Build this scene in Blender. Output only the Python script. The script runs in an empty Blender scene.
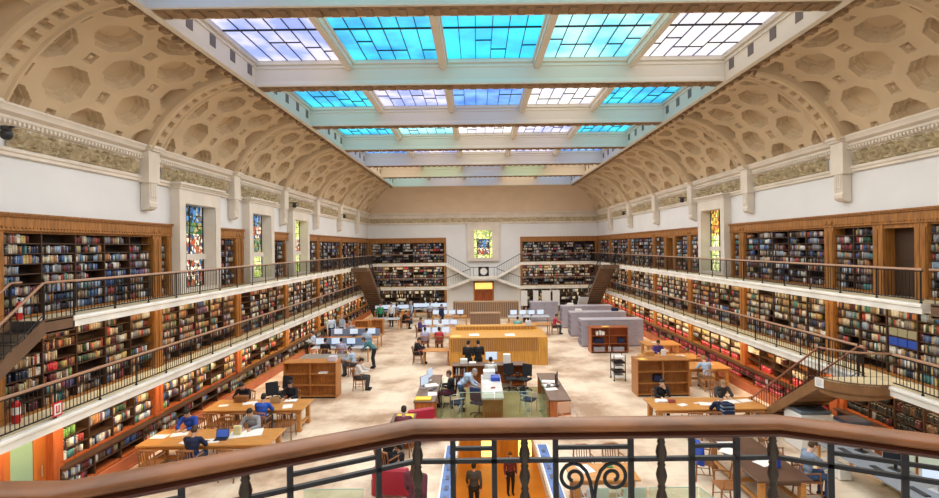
# Great library reading room with coffered vaults, stained glass ceiling and two book galleries.
import bpy, bmesh, math, random
import numpy as np
from mathutils import Vector, Matrix
S = bpy.context.scene
COL = S.collection
PI = math.pi
RND = random.Random(11)

# ---------------------------------------------------------------- room dimensions (metres; X across, Y along, Z up)
EYE = 5.85
XL, XR = -9.65, 10.78          # faces of the bookcases along the two long walls
SL, SR = -8.90, 10.00          # edges of the gallery walkways
D, SB = 44.6, 43.85            # face of the end wall, edge of its galleries
L1B, L1T = 2.09, 2.33          # lower gallery slab
L2B, L2T = 4.195, 4.43         # upper gallery slab
WT = 6.67                      # top of the upper bookcases
CR, CE, GL = 8.85, 10.85, 11.63  # vault springing, skylight rim, glass
BAY = 5.05
def BL(k): return 10.0 + BAY * k   # pier lines along the room

# ---------------------------------------------------------------- helpers
def lin(c): return tuple(c) + (1.0,) if len(c) == 3 else tuple(c)
MATS = {}
def mat(name, col, rough=.55, metal=0., noise=None, bump=None, emit=0., ecol=None, spec=.4, trans=0., alpha=1.):
    if name in MATS: return MATS[name]
    m = bpy.data.materials.new(name); m.use_nodes = True
    nt = m.node_tree; b = nt.nodes['Principled BSDF']
    b.inputs['Base Color'].default_value = lin(col)
    b.inputs['Roughness'].default_value = rough
    b.inputs['Metallic'].default_value = metal
    b.inputs['Specular IOR Level'].default_value = spec
    if trans: b.inputs['Transmission Weight'].default_value = trans
    if alpha < 1: b.inputs['Alpha'].default_value = alpha
    if emit:
        b.inputs['Emission Color'].default_value = lin(ecol or col)
        b.inputs['Emission Strength'].default_value = emit
    if noise or bump:
        tc = nt.nodes.new('ShaderNodeTexCoord')
    if noise:
        sc, amt = noise[0], noise[1]
        stretch = noise[2] if len(noise) > 2 else (1, 1, 1)
        mp = nt.nodes.new('ShaderNodeMapping'); mp.inputs['Scale'].default_value = stretch
        n = nt.nodes.new('ShaderNodeTexNoise'); n.inputs['Scale'].default_value = sc; n.inputs['Detail'].default_value = 5
        r = nt.nodes.new('ShaderNodeValToRGB')
        lo = noise[3] if len(noise) > 3 else [c * (1 - amt) for c in col[:3]]
        hi = [min(1, c * (1 + amt * .6)) for c in col[:3]]
        r.color_ramp.elements[0].position = .33; r.color_ramp.elements[0].color = lin(lo)
        r.color_ramp.elements[1].position = .68; r.color_ramp.elements[1].color = lin(hi)
        nt.links.new(tc.outputs['Object'], mp.inputs[0]); nt.links.new(mp.outputs[0], n.inputs['Vector'])
        nt.links.new(n.outputs['Fac'], r.inputs[0]); nt.links.new(r.outputs[0], b.inputs['Base Color'])
    if bump:
        n2 = nt.nodes.new('ShaderNodeTexNoise'); n2.inputs['Scale'].default_value = bump[0]
        bp = nt.nodes.new('ShaderNodeBump'); bp.inputs['Strength'].default_value = bump[1]
        nt.links.new(tc.outputs['Object'], n2.inputs['Vector']); nt.links.new(n2.outputs['Fac'], bp.inputs['Height'])
        nt.links.new(bp.outputs[0], b.inputs['Normal'])
    MATS[name] = m
    return m

class MB:
    """collects shapes; build() links them as one mesh object"""
    def __init__(s): s.v = []; s.f = []; s.m = []; s.mi = 0
    def add(s, vs, fs, mi=None):
        o = len(s.v); s.v += [tuple(v) for v in vs]
        s.f += [tuple(i + o for i in f) for f in fs]; s.m += [s.mi if mi is None else mi] * len(fs); return s
    def box(s, x0, y0, z0, x1, y1, z1, mi=None):
        vs = [(x0,y0,z0),(x1,y0,z0),(x1,y1,z0),(x0,y1,z0),(x0,y0,z1),(x1,y0,z1),(x1,y1,z1),(x0,y1,z1)]
        return s.add(vs, [(0,3,2,1),(4,5,6,7),(0,1,5,4),(1,2,6,5),(2,3,7,6),(3,0,4,7)], mi)
    def bbox(s, c, sz, M=None, b=.006, mi=None):
        """box with chamfered edges, centre c, size sz, optional rotation M"""
        bm = bmesh.new(); bmesh.ops.create_cube(bm, size=1)
        bmesh.ops.scale(bm, vec=sz, verts=bm.verts)
        bmesh.ops.bevel(bm, geom=bm.edges[:], offset=min(b, min(sz) * .3), segments=1, affect='EDGES')
        T = Matrix.Translation(c) @ (M.to_4x4() if M else Matrix.Identity(4))
        bmesh.ops.transform(bm, matrix=T, verts=bm.verts); bm.verts.index_update()
        s.add([v.co for v in bm.verts], [[v.index for v in f.verts] for f in bm.faces], mi); bm.free(); return s
    def bar(s, p, q, w, h, mi=None, up=(0, 0, 1)):
        """rectangular bar from p to q, w wide and h high"""
        p, q = Vector(p), Vector(q); d = (q - p).normalized(); u = Vector(up)
        if abs(d.dot(u)) > .98: u = Vector((0, 1, 0))
        a = d.cross(u).normalized(); b = a.cross(d).normalized(); vs = []
        for e in (p, q):
            for i, j in ((-1,-1),(1,-1),(1,1),(-1,1)): vs.append(e + a * (i * w / 2) + b * (j * h / 2))
        return s.add(vs, [(3,2,1,0),(4,5,6,7),(0,1,5,4),(1,2,6,5),(2,3,7,6),(3,0,4,7)], mi)
    def cyl(s, p, q, r0, r1=None, n=10, mi=None, cap=True):
        r1 = r0 if r1 is None else r1
        p, q = Vector(p), Vector(q); d = (q - p).normalized(); u = Vector((0, 0, 1))
        if abs(d.dot(u)) > .98: u = Vector((0, 1, 0))
        a = d.cross(u).normalized(); b = a.cross(d)
        vs = [e + a * (r * math.cos(2*PI*i/n)) + b * (r * math.sin(2*PI*i/n)) for e, r in ((p, r0), (q, r1)) for i in range(n)]
        fs = [(i, n + i, n + (i+1) % n, (i+1) % n) for i in range(n)]
        if cap: fs += [tuple(range(n)), tuple(range(2*n-1, n-1, -1))]
        return s.add(vs, fs, mi)
    def tube(s, pts, r, n=8, mi=None, closed=False):
        pts = [Vector(p) for p in pts]; N = len(pts); rs = r if isinstance(r, (list, tuple)) else [r] * N
        prev = None; vs = []
        for i, p in enumerate(pts):
            t = (pts[(i+1) % N if closed else min(i+1, N-1)] - pts[(i-1) % N if closed else max(i-1, 0)]).normalized()
            if prev is None:
                u = Vector((0, 0, 1)) if abs(t.z) < .9 else Vector((0, 1, 0)); a = t.cross(u).normalized()
            else: a = (prev - t * prev.dot(t)).normalized()
            b = t.cross(a); prev = a
            vs += [p + a * (rs[i] * math.cos(2*PI*k/n)) + b * (rs[i] * math.sin(2*PI*k/n)) for k in range(n)]
        fs = [(i*n+k, i*n+(k+1) % n, ((i+1) % N)*n+(k+1) % n, ((i+1) % N)*n+k) for i in range(N if closed else N-1) for k in range(n)]
        if not closed: fs += [tuple(range(n-1, -1, -1)), tuple(range((N-1)*n, N*n))]
        return s.add(vs, fs, mi)
    def lathe(s, prof, c=(0, 0, 0), n=12, mi=None):
        c = Vector(c); vs = [c + Vector((r*math.cos(2*PI*i/n), r*math.sin(2*PI*i/n), z)) for r, z in prof for i in range(n)]
        fs = [(j*n+i, j*n+(i+1) % n, (j+1)*n+(i+1) % n, (j+1)*n+i) for j in range(len(prof)-1) for i in range(n)]
        fs += [tuple(range(n-1, -1, -1)), tuple(range((len(prof)-1)*n, len(prof)*n))]
        return s.add(vs, fs, mi)
    def ball(s, c, r, n=10, m=7, mi=None):
        r = (r, r, r) if isinstance(r, (int, float)) else r; c = Vector(c)
        vs = [c + Vector((0, 0, -r[2]))]
        for j in range(1, m):
            t = -PI/2 + PI*j/m
            vs += [c + Vector((r[0]*math.cos(t)*math.cos(2*PI*i/n), r[1]*math.cos(t)*math.sin(2*PI*i/n), r[2]*math.sin(t))) for i in range(n)]
        vs.append(c + Vector((0, 0, r[2]))); L = len(vs) - 1
        fs = [(0, 1+(i+1) % n, 1+i) for i in range(n)]
        fs += [(1+j*n+i, 1+j*n+(i+1) % n, 1+(j+1)*n+(i+1) % n, 1+(j+1)*n+i) for j in range(m-2) for i in range(n)]
        fs += [(1+(m-2)*n+i, 1+(m-2)*n+(i+1) % n, L) for i in range(n)]
        return s.add(vs, fs, mi)
    def prism(s, poly, h0, h1, axis='z', mi=None):
        """poly (a,b) points extruded along axis from h0 to h1; axis x: (a,b)=(y,z); y: (x,z); z: (x,y)"""
        f3 = {'z': lambda a, b, h: (a, b, h), 'x': lambda a, b, h: (h, a, b), 'y': lambda a, b, h: (a, h, b)}[axis]
        n = len(poly); vs = [f3(a, b, h0) for a, b in poly] + [f3(a, b, h1) for a, b in poly]
        fs = [tuple(range(n)), tuple(range(2*n-1, n-1, -1))] + [(i, n+i, n+(i+1) % n, (i+1) % n) for i in range(n)]
        return s.add(vs, fs, mi)
    def sweep(s, prof, path, mi=None, closed=False):
        """profile (out, up) swept along a path of 3-D points, mitred in plan; out = right-hand side of the walk"""
        P = [Vector(p) for p in path]; N = len(P); n = len(prof); vs = []
        for i in range(N):
            d0 = (P[i] - P[i-1]) if (i or closed) else (P[1] - P[0]); d1 = (P[(i+1) % N] - P[i]) if (i < N-1 or closed) else (P[i] - P[i-1])
            a = Vector((d0.y, -d0.x, 0)).normalized(); b = Vector((d1.y, -d1.x, 0)).normalized()
            m = a + b; m = m / max(.3, m.dot(a)) if m.length > 1e-6 else a
            vs += [P[i] + m * o + Vector((0, 0, u)) for o, u in prof]
        fs = [(i*n+k, i*n+(k+1) % n, ((i+1) % N)*n+(k+1) % n, ((i+1) % N)*n+k) for i in range(N if closed else N-1) for k in range(n)]
        if not closed: fs += [tuple(range(n-1, -1, -1)), tuple(range((N-1)*n, N*n))]
        return s.add(vs, fs, mi)
    def mesh(s, name, mats, smooth=None):
        me = bpy.data.meshes.new(name); me.from_pydata(s.v, [], s.f)
        for m in (mats if isinstance(mats, (list, tuple)) else [mats]): me.materials.append(m)
        if any(s.m): me.polygons.foreach_set('material_index', s.m)
        bm = bmesh.new(); bm.from_mesh(me); bmesh.ops.recalc_face_normals(bm, faces=bm.faces); bm.to_mesh(me); bm.free()
        if smooth:
            me.polygons.foreach_set('use_smooth', [True] * len(me.polygons)); me.set_sharp_from_angle(angle=math.radians(smooth))
        me.update(); return me
    def build(s, name, mats, parent=None, loc=None, rotz=0, smooth=None):
        o = bpy.data.objects.new(name, s.mesh(name, mats, smooth)); COL.objects.link(o)
        if parent: o.parent = parent
        if loc: o.location = loc
        if rotz: o.rotation_euler = (0, 0, rotz)
        return o

def tag(o, label=None, cat=None, group=None, kind=None):
    if label: o['label'] = label
    if cat: o['category'] = cat
    if group: o['group'] = group
    if kind: o['kind'] = kind
    return o
def struct(o): o['kind'] = 'structure'; return o
def empty(name, label, cat, loc=(0, 0, 0), rotz=0, group=None):
    o = bpy.data.objects.new(name, None); COL.objects.link(o); o.empty_display_size = .2
    o.location = loc; o.rotation_euler = (0, 0, rotz); return tag(o, label, cat, group)
KIDS = {}
def copy_tree(o, loc=None, rotz=None, label=None, group=None, parent=None):
    c = o.copy(); COL.objects.link(c)
    if parent: c.parent = parent
    if loc is not None: c.location = loc
    if rotz is not None: c.rotation_euler = (0, 0, rotz)
    if label: c['label'] = label
    if group: c['group'] = group
    for ch in list(o.children): copy_tree(ch, parent=c)
    return c
def part_copy(o, parent, loc=None, rot=None):
    c = o.copy(); COL.objects.link(c); c.parent = parent
    if loc is not None: c.location = loc
    if rot is not None: c.rotation_euler = rot
    return c
def matswap(o, m, slot=0):
    o.material_slots[slot].link = 'OBJECT'; o.material_slots[slot].material = m

# ---------------------------------------------------------------- materials
M_wall = mat('white_plaster', (.69, .70, .71), .8, noise=(.6, .05))
M_stone = mat('cream_stone', (.66, .60, .52), .7, noise=(1.2, .10))
M_slab = mat('pale_stone_edge', (.82, .80, .74), .6, noise=(1.5, .14))
M_vault = mat('tan_plaster', (.56, .435, .285), .85, noise=(.9, .08))
M_border = mat('ochre_plaster', (.30, .20, .115), .85, noise=(3, .25))
M_frieze = mat('carved_frieze', (.46, .38, .24), .8, noise=(6, .30))
M_beam = mat('ivory_beam', (.72, .68, .58), .75)
M_walk = mat('walkway_floor', (.76, .66, .44), .6, noise=(3, .15))
M_wood = mat('oak', (.33, .135, .030), .42, noise=(3, .40, (6, 6, .6)))
M_wood2 = mat('golden_oak', (.48, .20, .045), .42, noise=(3, .30, (6, 6, .6)))
M_table = mat('table_oak', (.58, .26, .065), .35, noise=(2.5, .22, (1, 8, 8)))
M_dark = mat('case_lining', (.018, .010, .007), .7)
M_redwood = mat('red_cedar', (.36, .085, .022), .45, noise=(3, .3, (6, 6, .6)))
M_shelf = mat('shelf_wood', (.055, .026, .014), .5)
M_iron = mat('black_iron', (.02, .018, .02), .45, .3)
M_bronze = mat('dark_bronze', (.055, .04, .03), .4, .6)
M_rail = mat('handrail_wood', (.36, .20, .12), .28, noise=(4, .2, (1, 8, 8)))
M_mahog = mat('mahogany_rail', (.23, .085, .028), .36, noise=(3.5, .40, (2, 2, 9)), spec=.3)
M_mahogd = mat('mahogany_dark', (.075, .022, .012), .3)
M_brown = mat('brown_stringer', (.15, .085, .05), .5, noise=(3, .15))
M_brown2 = mat('oak_stringer', (.24, .12, .05), .4, noise=(3, .2))
M_black = mat('black_plastic', (.015, .015, .018), .45)
M_blackf = mat('black_fabric', (.02, .02, .025), .9)
M_white = mat('white_enamel', (.78, .78, .76), .4)
M_paper = mat('paper', (.82, .81, .78), .8)
M_grey = mat('grey_steel', (.36, .35, .40), .45, .2)
M_greyl = mat('light_grey_laminate', (.52, .55, .60), .5)
M_silver = mat('brushed_steel', (.55, .56, .58), .3, .9)
M_skin = mat('skin', (.55, .33, .23), .55)
M_skin2 = mat('skin_pale', (.66, .43, .33), .55)
M_eye = mat('eye_dark', (.02, .015, .012), .3)
M_lip = mat('lip', (.42, .16, .13), .5)
M_hair = {'black': mat('hair_black', (.012, .01, .01), .6), 'brown': mat('hair_brown', (.07, .035, .018), .6), 'grey': mat('hair_grey', (.32, .30, .28), .7), 'fair': mat('hair_fair', (.33, .20, .09), .6)}
SKY_P, GAL_P, EXPO = 450, 260, 0.08
# ---------------------------------------------------------------- floor with the stairwell opening
WX0, WX1, WY0, WY1 = -.62, 1.62, 5.0, 16.0
def floor_mat():
    m = bpy.data.materials.new('marble_floor'); m.use_nodes = True; nt = m.node_tree; b = nt.nodes['Principled BSDF']
    b.inputs['Roughness'].default_value = .38; b.inputs['Specular IOR Level'].default_value = .3
    tc = nt.nodes.new('ShaderNodeTexCoord'); n = nt.nodes.new('ShaderNodeTexNoise'); n.inputs['Scale'].default_value = .42; n.inputs['Detail'].default_value = 7; n.inputs['Roughness'].default_value = .62
    r = nt.nodes.new('ShaderNodeValToRGB'); e = r.color_ramp.elements
    e[0].position = .36; e[0].color = (.40, .26, .165, 1); e[1].position = .58; e[1].color = (.84, .72, .56, 1)  # mottled stone, with blotchy shadows put into its darker tones
    x = r.color_ramp.elements.new(.48); x.color = (.70, .54, .40, 1)
    br = nt.nodes.new('ShaderNodeTexBrick'); br.inputs['Scale'].default_value = 1.0; br.offset = 0; br.inputs['Mortar Size'].default_value = .006
    br.inputs['Brick Width'].default_value = .9; br.inputs['Row Height'].default_value = .9
    br.inputs['Color1'].default_value = (1, 1, 1, 1); br.inputs['Color2'].default_value = (.93, .93, .93, 1); br.inputs['Mortar'].default_value = (.75, .7, .65, 1)
    mx = nt.nodes.new('ShaderNodeMix'); mx.data_type = 'RGBA'; mx.blend_type = 'MULTIPLY'; mx.inputs[0].default_value = 1
    nt.links.new(tc.outputs['Object'], n.inputs['Vector']); nt.links.new(tc.outputs['Object'], br.inputs['Vector'])
    nt.links.new(n.outputs['Fac'], r.inputs[0]); nt.links.new(r.outputs[0], mx.inputs[6]); nt.links.new(br.outputs[0], mx.inputs[7])
    nt.links.new(mx.outputs[2], b.inputs['Base Color']); return m
M_floor = floor_mat()
FX0, FX1, FY0, FY1 = XL - .55, XR + .55, -1.2, D + .55
mb = MB()
mb.box(FX0, FY0, -.3, WX0, FY1, 0).box(WX1, FY0, -.3, FX1, FY1, 0).box(WX0, FY0, -.3, WX1, WY0, 0).box(WX0, WY1, -.3, WX1, FY1, 0)
struct(mb.build('floor', M_floor))
# lower lobby seen down the stairwell
M_orange = mat('orange_floor', (.62, .27, .045), .35, noise=(.8, .2))
M_orangew = mat('orange_panelling', (.60, .28, .05), .45, noise=(1.5, .2, (5, 5, .6)))
mb = MB(); mb.box(-5, 4, -3.3, 6, 22, -3.1); struct(mb.build('floor_lobby', M_orange))
mb = MB(); mb.box(-5, 21.0, -3.1, 6, 22, -.3); struct(mb.build('wall_lobby', M_orangew))
mb = MB(); mb.box(-5.2, 4, -3.1, -5, 22, -.3); struct(mb.build('wall_lobby_west', M_orangew))
mb = MB(); mb.box(6, 4, -3.1, 6.2, 22, -.3); struct(mb.build('wall_lobby_east', M_orangew))
mb = MB(); mb.box(-5, 3.8, -3.1, 6, 4, -.3); struct(mb.build('wall_lobby_south', M_orangew))

# ---------------------------------------------------------------- walls with window openings
WIN_L = [17.0, 21.85, 26.7]
WIN_R = [BL(2) + 2.35]
WZ0, WZ1, WHW = 4.60, 7.36, .90
def side_wall(name, X, sgn, wins):
    """sgn -1: left wall (room on +X side); the wall stands behind the bookcases, thicker above them"""
    mb = MB()
    def bx(d0, d1, y0, y1, z0, z1): mb.box(X + sgn*d0, y0, z0, X + sgn*d1, y1, z1)
    ys = [FY0] + [e for w in wins for e in (w - WHW, w + WHW)] + [FY1]
    bx(.36, .56, FY0, FY1, 0, WZ0)
    for i in range(0, len(ys), 2): bx(.36, .56, ys[i], ys[i+1], WZ0, WZ1)
    bx(.36, .56, FY0, FY1, WZ1, WT)  if WZ1 < WT else None
    for i in range(0, len(ys), 2): bx(.02, .36, ys[i], ys[i+1], WT - .02, WZ1)
    bx(.02, .56, FY0, FY1, WZ1, CR + .0)
    return struct(mb.build(name, M_wall))
side_wall('wall_left', XL, -1, WIN_L)
side_wall('wall_right', XR, 1, WIN_R)
mb = MB(); mb.box(FX0, D + .36, 0, FX1, D + .55, CR + .3); mb.box(FX0, D + .02, WT, -2.75, D + .36, CR + .3); mb.box(3.85, D + .02, WT, FX1, D + .36, CR + .3)
mb.box(-2.75, D + .02, 2.75, -.25, D + .36, CR + .3); mb.box(1.35, D + .02, 2.75, 3.85, D + .36, CR + .3); mb.box(-.25, D + .02, 7.3, 1.35, D + .36, CR + .3); mb.box(-.25, D + .02, 2.75, 1.35, D + .36, 4.85)
mb.box(-2.75, D + .02, 0, -.35, D + .36, 2.75); mb.box(1.45, D + .02, 0, 3.85, D + .36, 2.75)
struct(mb.build('wall_back', M_wall))
mb = MB(); mb.box(FX0, FY0 - .2, 0, FX1, FY0, CE + 1.2); struct(mb.build('wall_front', M_wall))

# ---------------------------------------------------------------- stained glass windows in stone surrounds
def glass_mat(name, cols, scale, strength, seed, horse=False):
    m = bpy.data.materials.new(name); m.use_nodes = True; nt = m.node_tree; N = nt.nodes
    b = N['Principled BSDF']; b.inputs['Roughness'].default_value = .2
    tc = N.new('ShaderNodeTexCoord'); mp = N.new('ShaderNodeMapping'); mp.inputs['Location'].default_value = (seed * 3.1, seed * 1.7, seed); mp.inputs['Scale'].default_value = (1, 1, .8)
    v = N.new('ShaderNodeTexVoronoi'); v.inputs['Scale'].default_value = scale
    ve = N.new('ShaderNodeTexVoronoi'); ve.feature = 'DISTANCE_TO_EDGE'; ve.inputs['Scale'].default_value = scale
    sep = N.new('ShaderNodeSeparateColor'); r = N.new('ShaderNodeValToRGB'); r.color_ramp.interpolation = 'CONSTANT'
    el = r.color_ramp.elements; el[0].color = lin(cols[0]); el[1].position = 1 / len(cols); el[1].color = lin(cols[1])
    for i, c in enumerate(cols[2:]): x = el.new((i + 2) / len(cols)); x.color = lin(c)
    st = N.new('ShaderNodeMath'); st.operation = 'GREATER_THAN'; st.inputs[1].default_value = .018
    mx = N.new('ShaderNodeMix'); mx.data_type = 'RGBA'; mx.inputs[6].default_value = (.01, .01, .01, 1)
    L = nt.links.new
    L(tc.outputs['Object'], mp.inputs[0]); L(mp.outputs[0], v.inputs['Vector']); L(mp.outputs[0], ve.inputs['Vector'])
    L(v.outputs['Color'], sep.inputs[0]); L(sep.outputs[0], r.inputs[0]); L(ve.outputs['Distance'], st.inputs[0])
    L(st.outputs[0], mx.inputs[0]); L(r.outputs[0], mx.inputs[7]); L(mx.outputs[2], b.inputs['Base Color']); L(mx.outputs[2], b.inputs['Emission Color'])
    b.inputs['Emission Strength'].default_value = strength; return m
GB = glass_mat('stained_glass_sky', [(.02,.05,.10),(.04,.16,.45),(.10,.30,.60),(.03,.05,.04),(.20,.16,.06),(.4,.45,.45)], 8, .6, 1)
GG = glass_mat('stained_glass_field', [(.03,.10,.03),(.10,.25,.08),(.30,.28,.08),(.04,.06,.04),(.45,.35,.15),(.08,.2,.2)], 8, .6, 2)
GR = glass_mat('stained_glass_figures', [(.45,.08,.03),(.75,.65,.45),(.85,.80,.68),(.35,.12,.05),(.10,.05,.03),(.05,.12,.25)], 9, .7, 3)
GW = glass_mat('stained_glass_pale', [(.85,.80,.55),(.95,.9,.7),(.75,.72,.4),(.9,.9,.85)], 4, 1.0, 4)
GY = glass_mat('stained_glass_amber', [(.75,.35,.04),(.9,.6,.1),(.5,.15,.03),(.15,.06,.03),(.9,.75,.3),(.3,.35,.05)], 9, .8, 5)
GV = glass_mat('stained_glass_lime', [(.45,.6,.1),(.8,.85,.3),(.9,.9,.6),(.35,.4,.15)], 8, .8, 6)
M_lead = mat('lead_came', (.03, .03, .03), .5, .3)
def window(n, X, sgn, yc, zones):
    """surround (stone) is the window's own mesh; panes and transom are its parts. local x along wall (left to right seen from room), y into the wall"""
    mb = MB(); hw = 1.25; T = 8.0
    for sx in (-1, 1):
        mb.box(min(sx*hw, sx*WHW), -.30, L2T, max(sx*hw, sx*WHW), .05, T - .2)
    mb.box(-WHW, -.30, WZ1, WHW, .05, T - .2); mb.box(-WHW, -.30, L2T, WHW, .05, WZ0)
    for i, (p, z0, z1) in enumerate(((.34, T-.2, T-.13), (.38, T-.13, T-.07), (.44, T-.07, T))): mb.box(-hw - (p-.30), -p, z0, hw + (p-.30), .05, z1)
    for sx in (-1, 1): mb.prism([(sx*(WHW-.001), -.30), (sx*(WHW-.06), .10), (sx*(WHW+.02), .10), (sx*(WHW+.02), -.30)], WZ0, WZ1)
    o = mb.build('window_%d' % n, M_stone, loc=(X, yc, 0), rotz=PI/2 if sgn < 0 else -PI/2); struct(o)
    for z0, z1, m in zones:
        g = MB(); g.box(-WHW+.02, .13, z0, WHW-.02, .16, z1); g.build('window_pane', m, o)
    f = MB()
    for x in (-.84, -.02, .80): f.box(x, .10, WZ0, x+.04, .14, WZ1)
    z = WZ0
    while z < WZ1: f.box(-.86, .105, z, .86, .135, z+.022); z += .345
    f.build('window_lead', M_lead, o)
    t = MB(); t.box(-WHW, .04, 5.52, WHW, .18, 5.72); t.build('window_transom', M_stone, o)
    return o
ZL = [(WZ0, 5.52, GR), (5.72, 6.42, GR), (6.42, 6.85, GG), (6.85, WZ1, GB)]
for i, y in enumerate(WIN_L): window(i + 1, XL, -1, y, [[(WZ0, 5.52, GR), (5.72, 6.40, GR), (6.40, 6.80, GG), (6.80, WZ1, GB)], [(WZ0, 5.52, GV), (5.72, 6.3, GG), (6.3, 6.85, GR), (6.85, WZ1, GB)], [(WZ0, 5.52, GV), (5.72, 6.35, GR), (6.35, WZ1, GV)]][i])
window(4, XR, 1, WIN_R[0], [(WZ0, 5.52, GV), (5.72, 6.2, GV), (6.2, WZ1, GY)])
# end window
mb = MB(); mb.box(-.85, D-.25, 4.55, -.25, D+.05, 7.75).box(1.35, D-.25, 4.55, 1.95, D+.05, 7.75).box(-.25, D-.25, 7.3, 1.35, D+.05, 7.75).box(-.25, D-.25, 4.55, 1.35, D+.05, 4.85)
mb.box(-.95, D-.32, 7.75, 2.05, D+.05, 7.9)
o = struct(mb.build('window_5', M_stone))
for (x0, z0, x1, z1, m) in ((-.25,4.85,.0,7.3,GV),(1.1,4.85,1.35,7.3,GV),(0,4.85,1.1,5.15,GV),(0,5.15,1.1,5.75,GR),(0,5.75,1.1,6.5,GB),(0,6.5,1.1,7.3,GV)):
    g = MB(); g.box(x0, D+.10, z0, x1, D+.14, z1); g.build('window_pane', m, o)
f = MB()
for x in (-.02, 1.08): f.box(x, D+.06, 4.85, x+.05, D+.10, 7.3)
for z in (5.13, 5.74, 6.48): f.box(-.25, D+.065, z, 1.35, D+.095, z+.04)
f.build('window_lead', M_lead, o)

# ---------------------------------------------------------------- cornices, friezes, corbels
def scroll_frieze(side):
    """carved acanthus scrolls in real relief: a fine sheet displaced by turning spirals"""
    mb = MB(); nz = 12
    X = XL if side < 0 else XR
    for k in range(-1, 7):
        y0, y1 = BL(k) + .25, min(BL(k+1) - .85, D - .1)
        if y1 - y0 < .5: continue
        ny = 110 if k <= 1 else 50
        base = len(mb.v); vs = []; fs = []
        for i in range(ny + 1):
            for j in range(nz + 1):
                u = (y1 - y0) * i / ny; w = .43 * j / nz
                c = math.floor(u / .42); du = u - (c + .5) * .42; dw = w - .215 + (.05 if c % 2 else -.05)
                rr = math.hypot(du, dw); a = math.atan2(dw, du) * (1 if c % 2 else -1)
                h = .5 + .5 * math.sin(3 * a + rr * 42) ; h *= max(0, 1 - (rr / .30) ** 4); h += .35 * max(0, math.sin(u * 29 + 7 * w) * math.cos(w * 25))
                edge = min(1, min(j, nz - j) / 1.0, min(i, ny - i) / 1.0)
                vs.append((X - side * (.02 + .115 * h * edge), y0 + u, 8.02 + w))
        for i in range(ny):
            for j in range(nz): a = i * (nz + 1) + j; fs.append((a, a + 1, a + nz + 2, a + nz + 1))
        mb.add(vs, fs)
    return struct(mb.build('trim_1' if side < 0 else 'trim_2', M_frieze))
scroll_frieze(-1); scroll_frieze(1)
CORN = [(0, -.48), (.05, -.44), (.05, -.40), (.10, -.38), (.10, -.28), (.13, -.26), (.13, -.20), (.24, -.14), (.26, -.06), (.30, -.02), (.30, .02), (0, .02)]
ARCH = [(0, -1.02), (.05, -1.0), (.05, -.94), (.085, -.91), (.085, -.87), (.05, -.83), (0, -.83)]
for n, side in ((3, -1), (4, 1)):
    X = XL if side < 0 else XR; mb = MB()
    path = [(X, FY0, CR), (X, D, CR)] if side < 0 else [(X, D, CR), (X, FY0, CR)]
    mb.sweep(CORN, path); mb.sweep(ARCH, path)
    y = 4.0
    while y < 33:
        mb.box(min(X, X - side*.17), y, CR - .365, max(X, X - side*.17), y + .055, CR - .29); y += .11
    struct(mb.build('trim_%d' % n, M_stone, smooth=35))
mb = MB(); mb.sweep(CORN, [(XL, D, CR), (XR, D, CR)]); mb.sweep(ARCH, [(XL, D, CR), (XR, D, CR)]); struct(mb.build('trim_5', M_stone, smooth=35))
mb = MB()
for x0, x1 in ((XL + .1, XR - .1),): 
    n = 150; vs = []; fs = []
    for i in range(n + 1):
        for j in range(7):
            u = (x1 - x0) * i / n; h = .5 + .5 * math.sin(u * 14 + 2.5 * math.sin(j * 1.1)); vs.append((x0 + u, D - .01 - .05 * h, 8.02 + .43 * j / 6))
    for i in range(n):
        for j in range(6): a = i * 7 + j; fs.append((a, a + 1, a + 8, a + 7))
    mb.add(vs, fs)
struct(mb.build('trim_6', M_frieze))
# corbels under the vault arches (one each)
n = 7
for side in (-1, 1):
    X = XL if side < 0 else XR
    for k in range(-1, 7):
        y0 = BL(k) - .72; mb = MB()
        def b(d, y, w, z0, z1): mb.box(min(X, X - side*d), y, z0, max(X, X - side*d), y + w, z1)
        b(.36, y0 - .08, .58, CR - .12, CR + .05); b(.40, y0 - .12, .66, CR - .05, CR + .02)
        b(.30, y0 - .04, .50, CR - 1.04, CR - .12)
        prof = [(0, CR - 1.0), (.26, CR - 1.0), (.26, 7.35), (.24, 7.28), (.27, 7.22), (.26, 7.12), (.20, 7.05), (.10, 7.02), (0, 7.02)]
        mb.prism([(X - side*d, z) for d, z in prof], y0 + .04, y0 + .38, 'y')
        for q in (.05, .14, .23): mb.prism([(X - side*.26, CR - 1.05), (X - side*.285, CR - 1.05), (X - side*.285, 7.40), (X - side*.26, 7.36)], y0 + .03 + q, y0 + .10 + q, 'y')
        struct(mb.build('trim_%d' % n, M_stone)); n += 1

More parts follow.
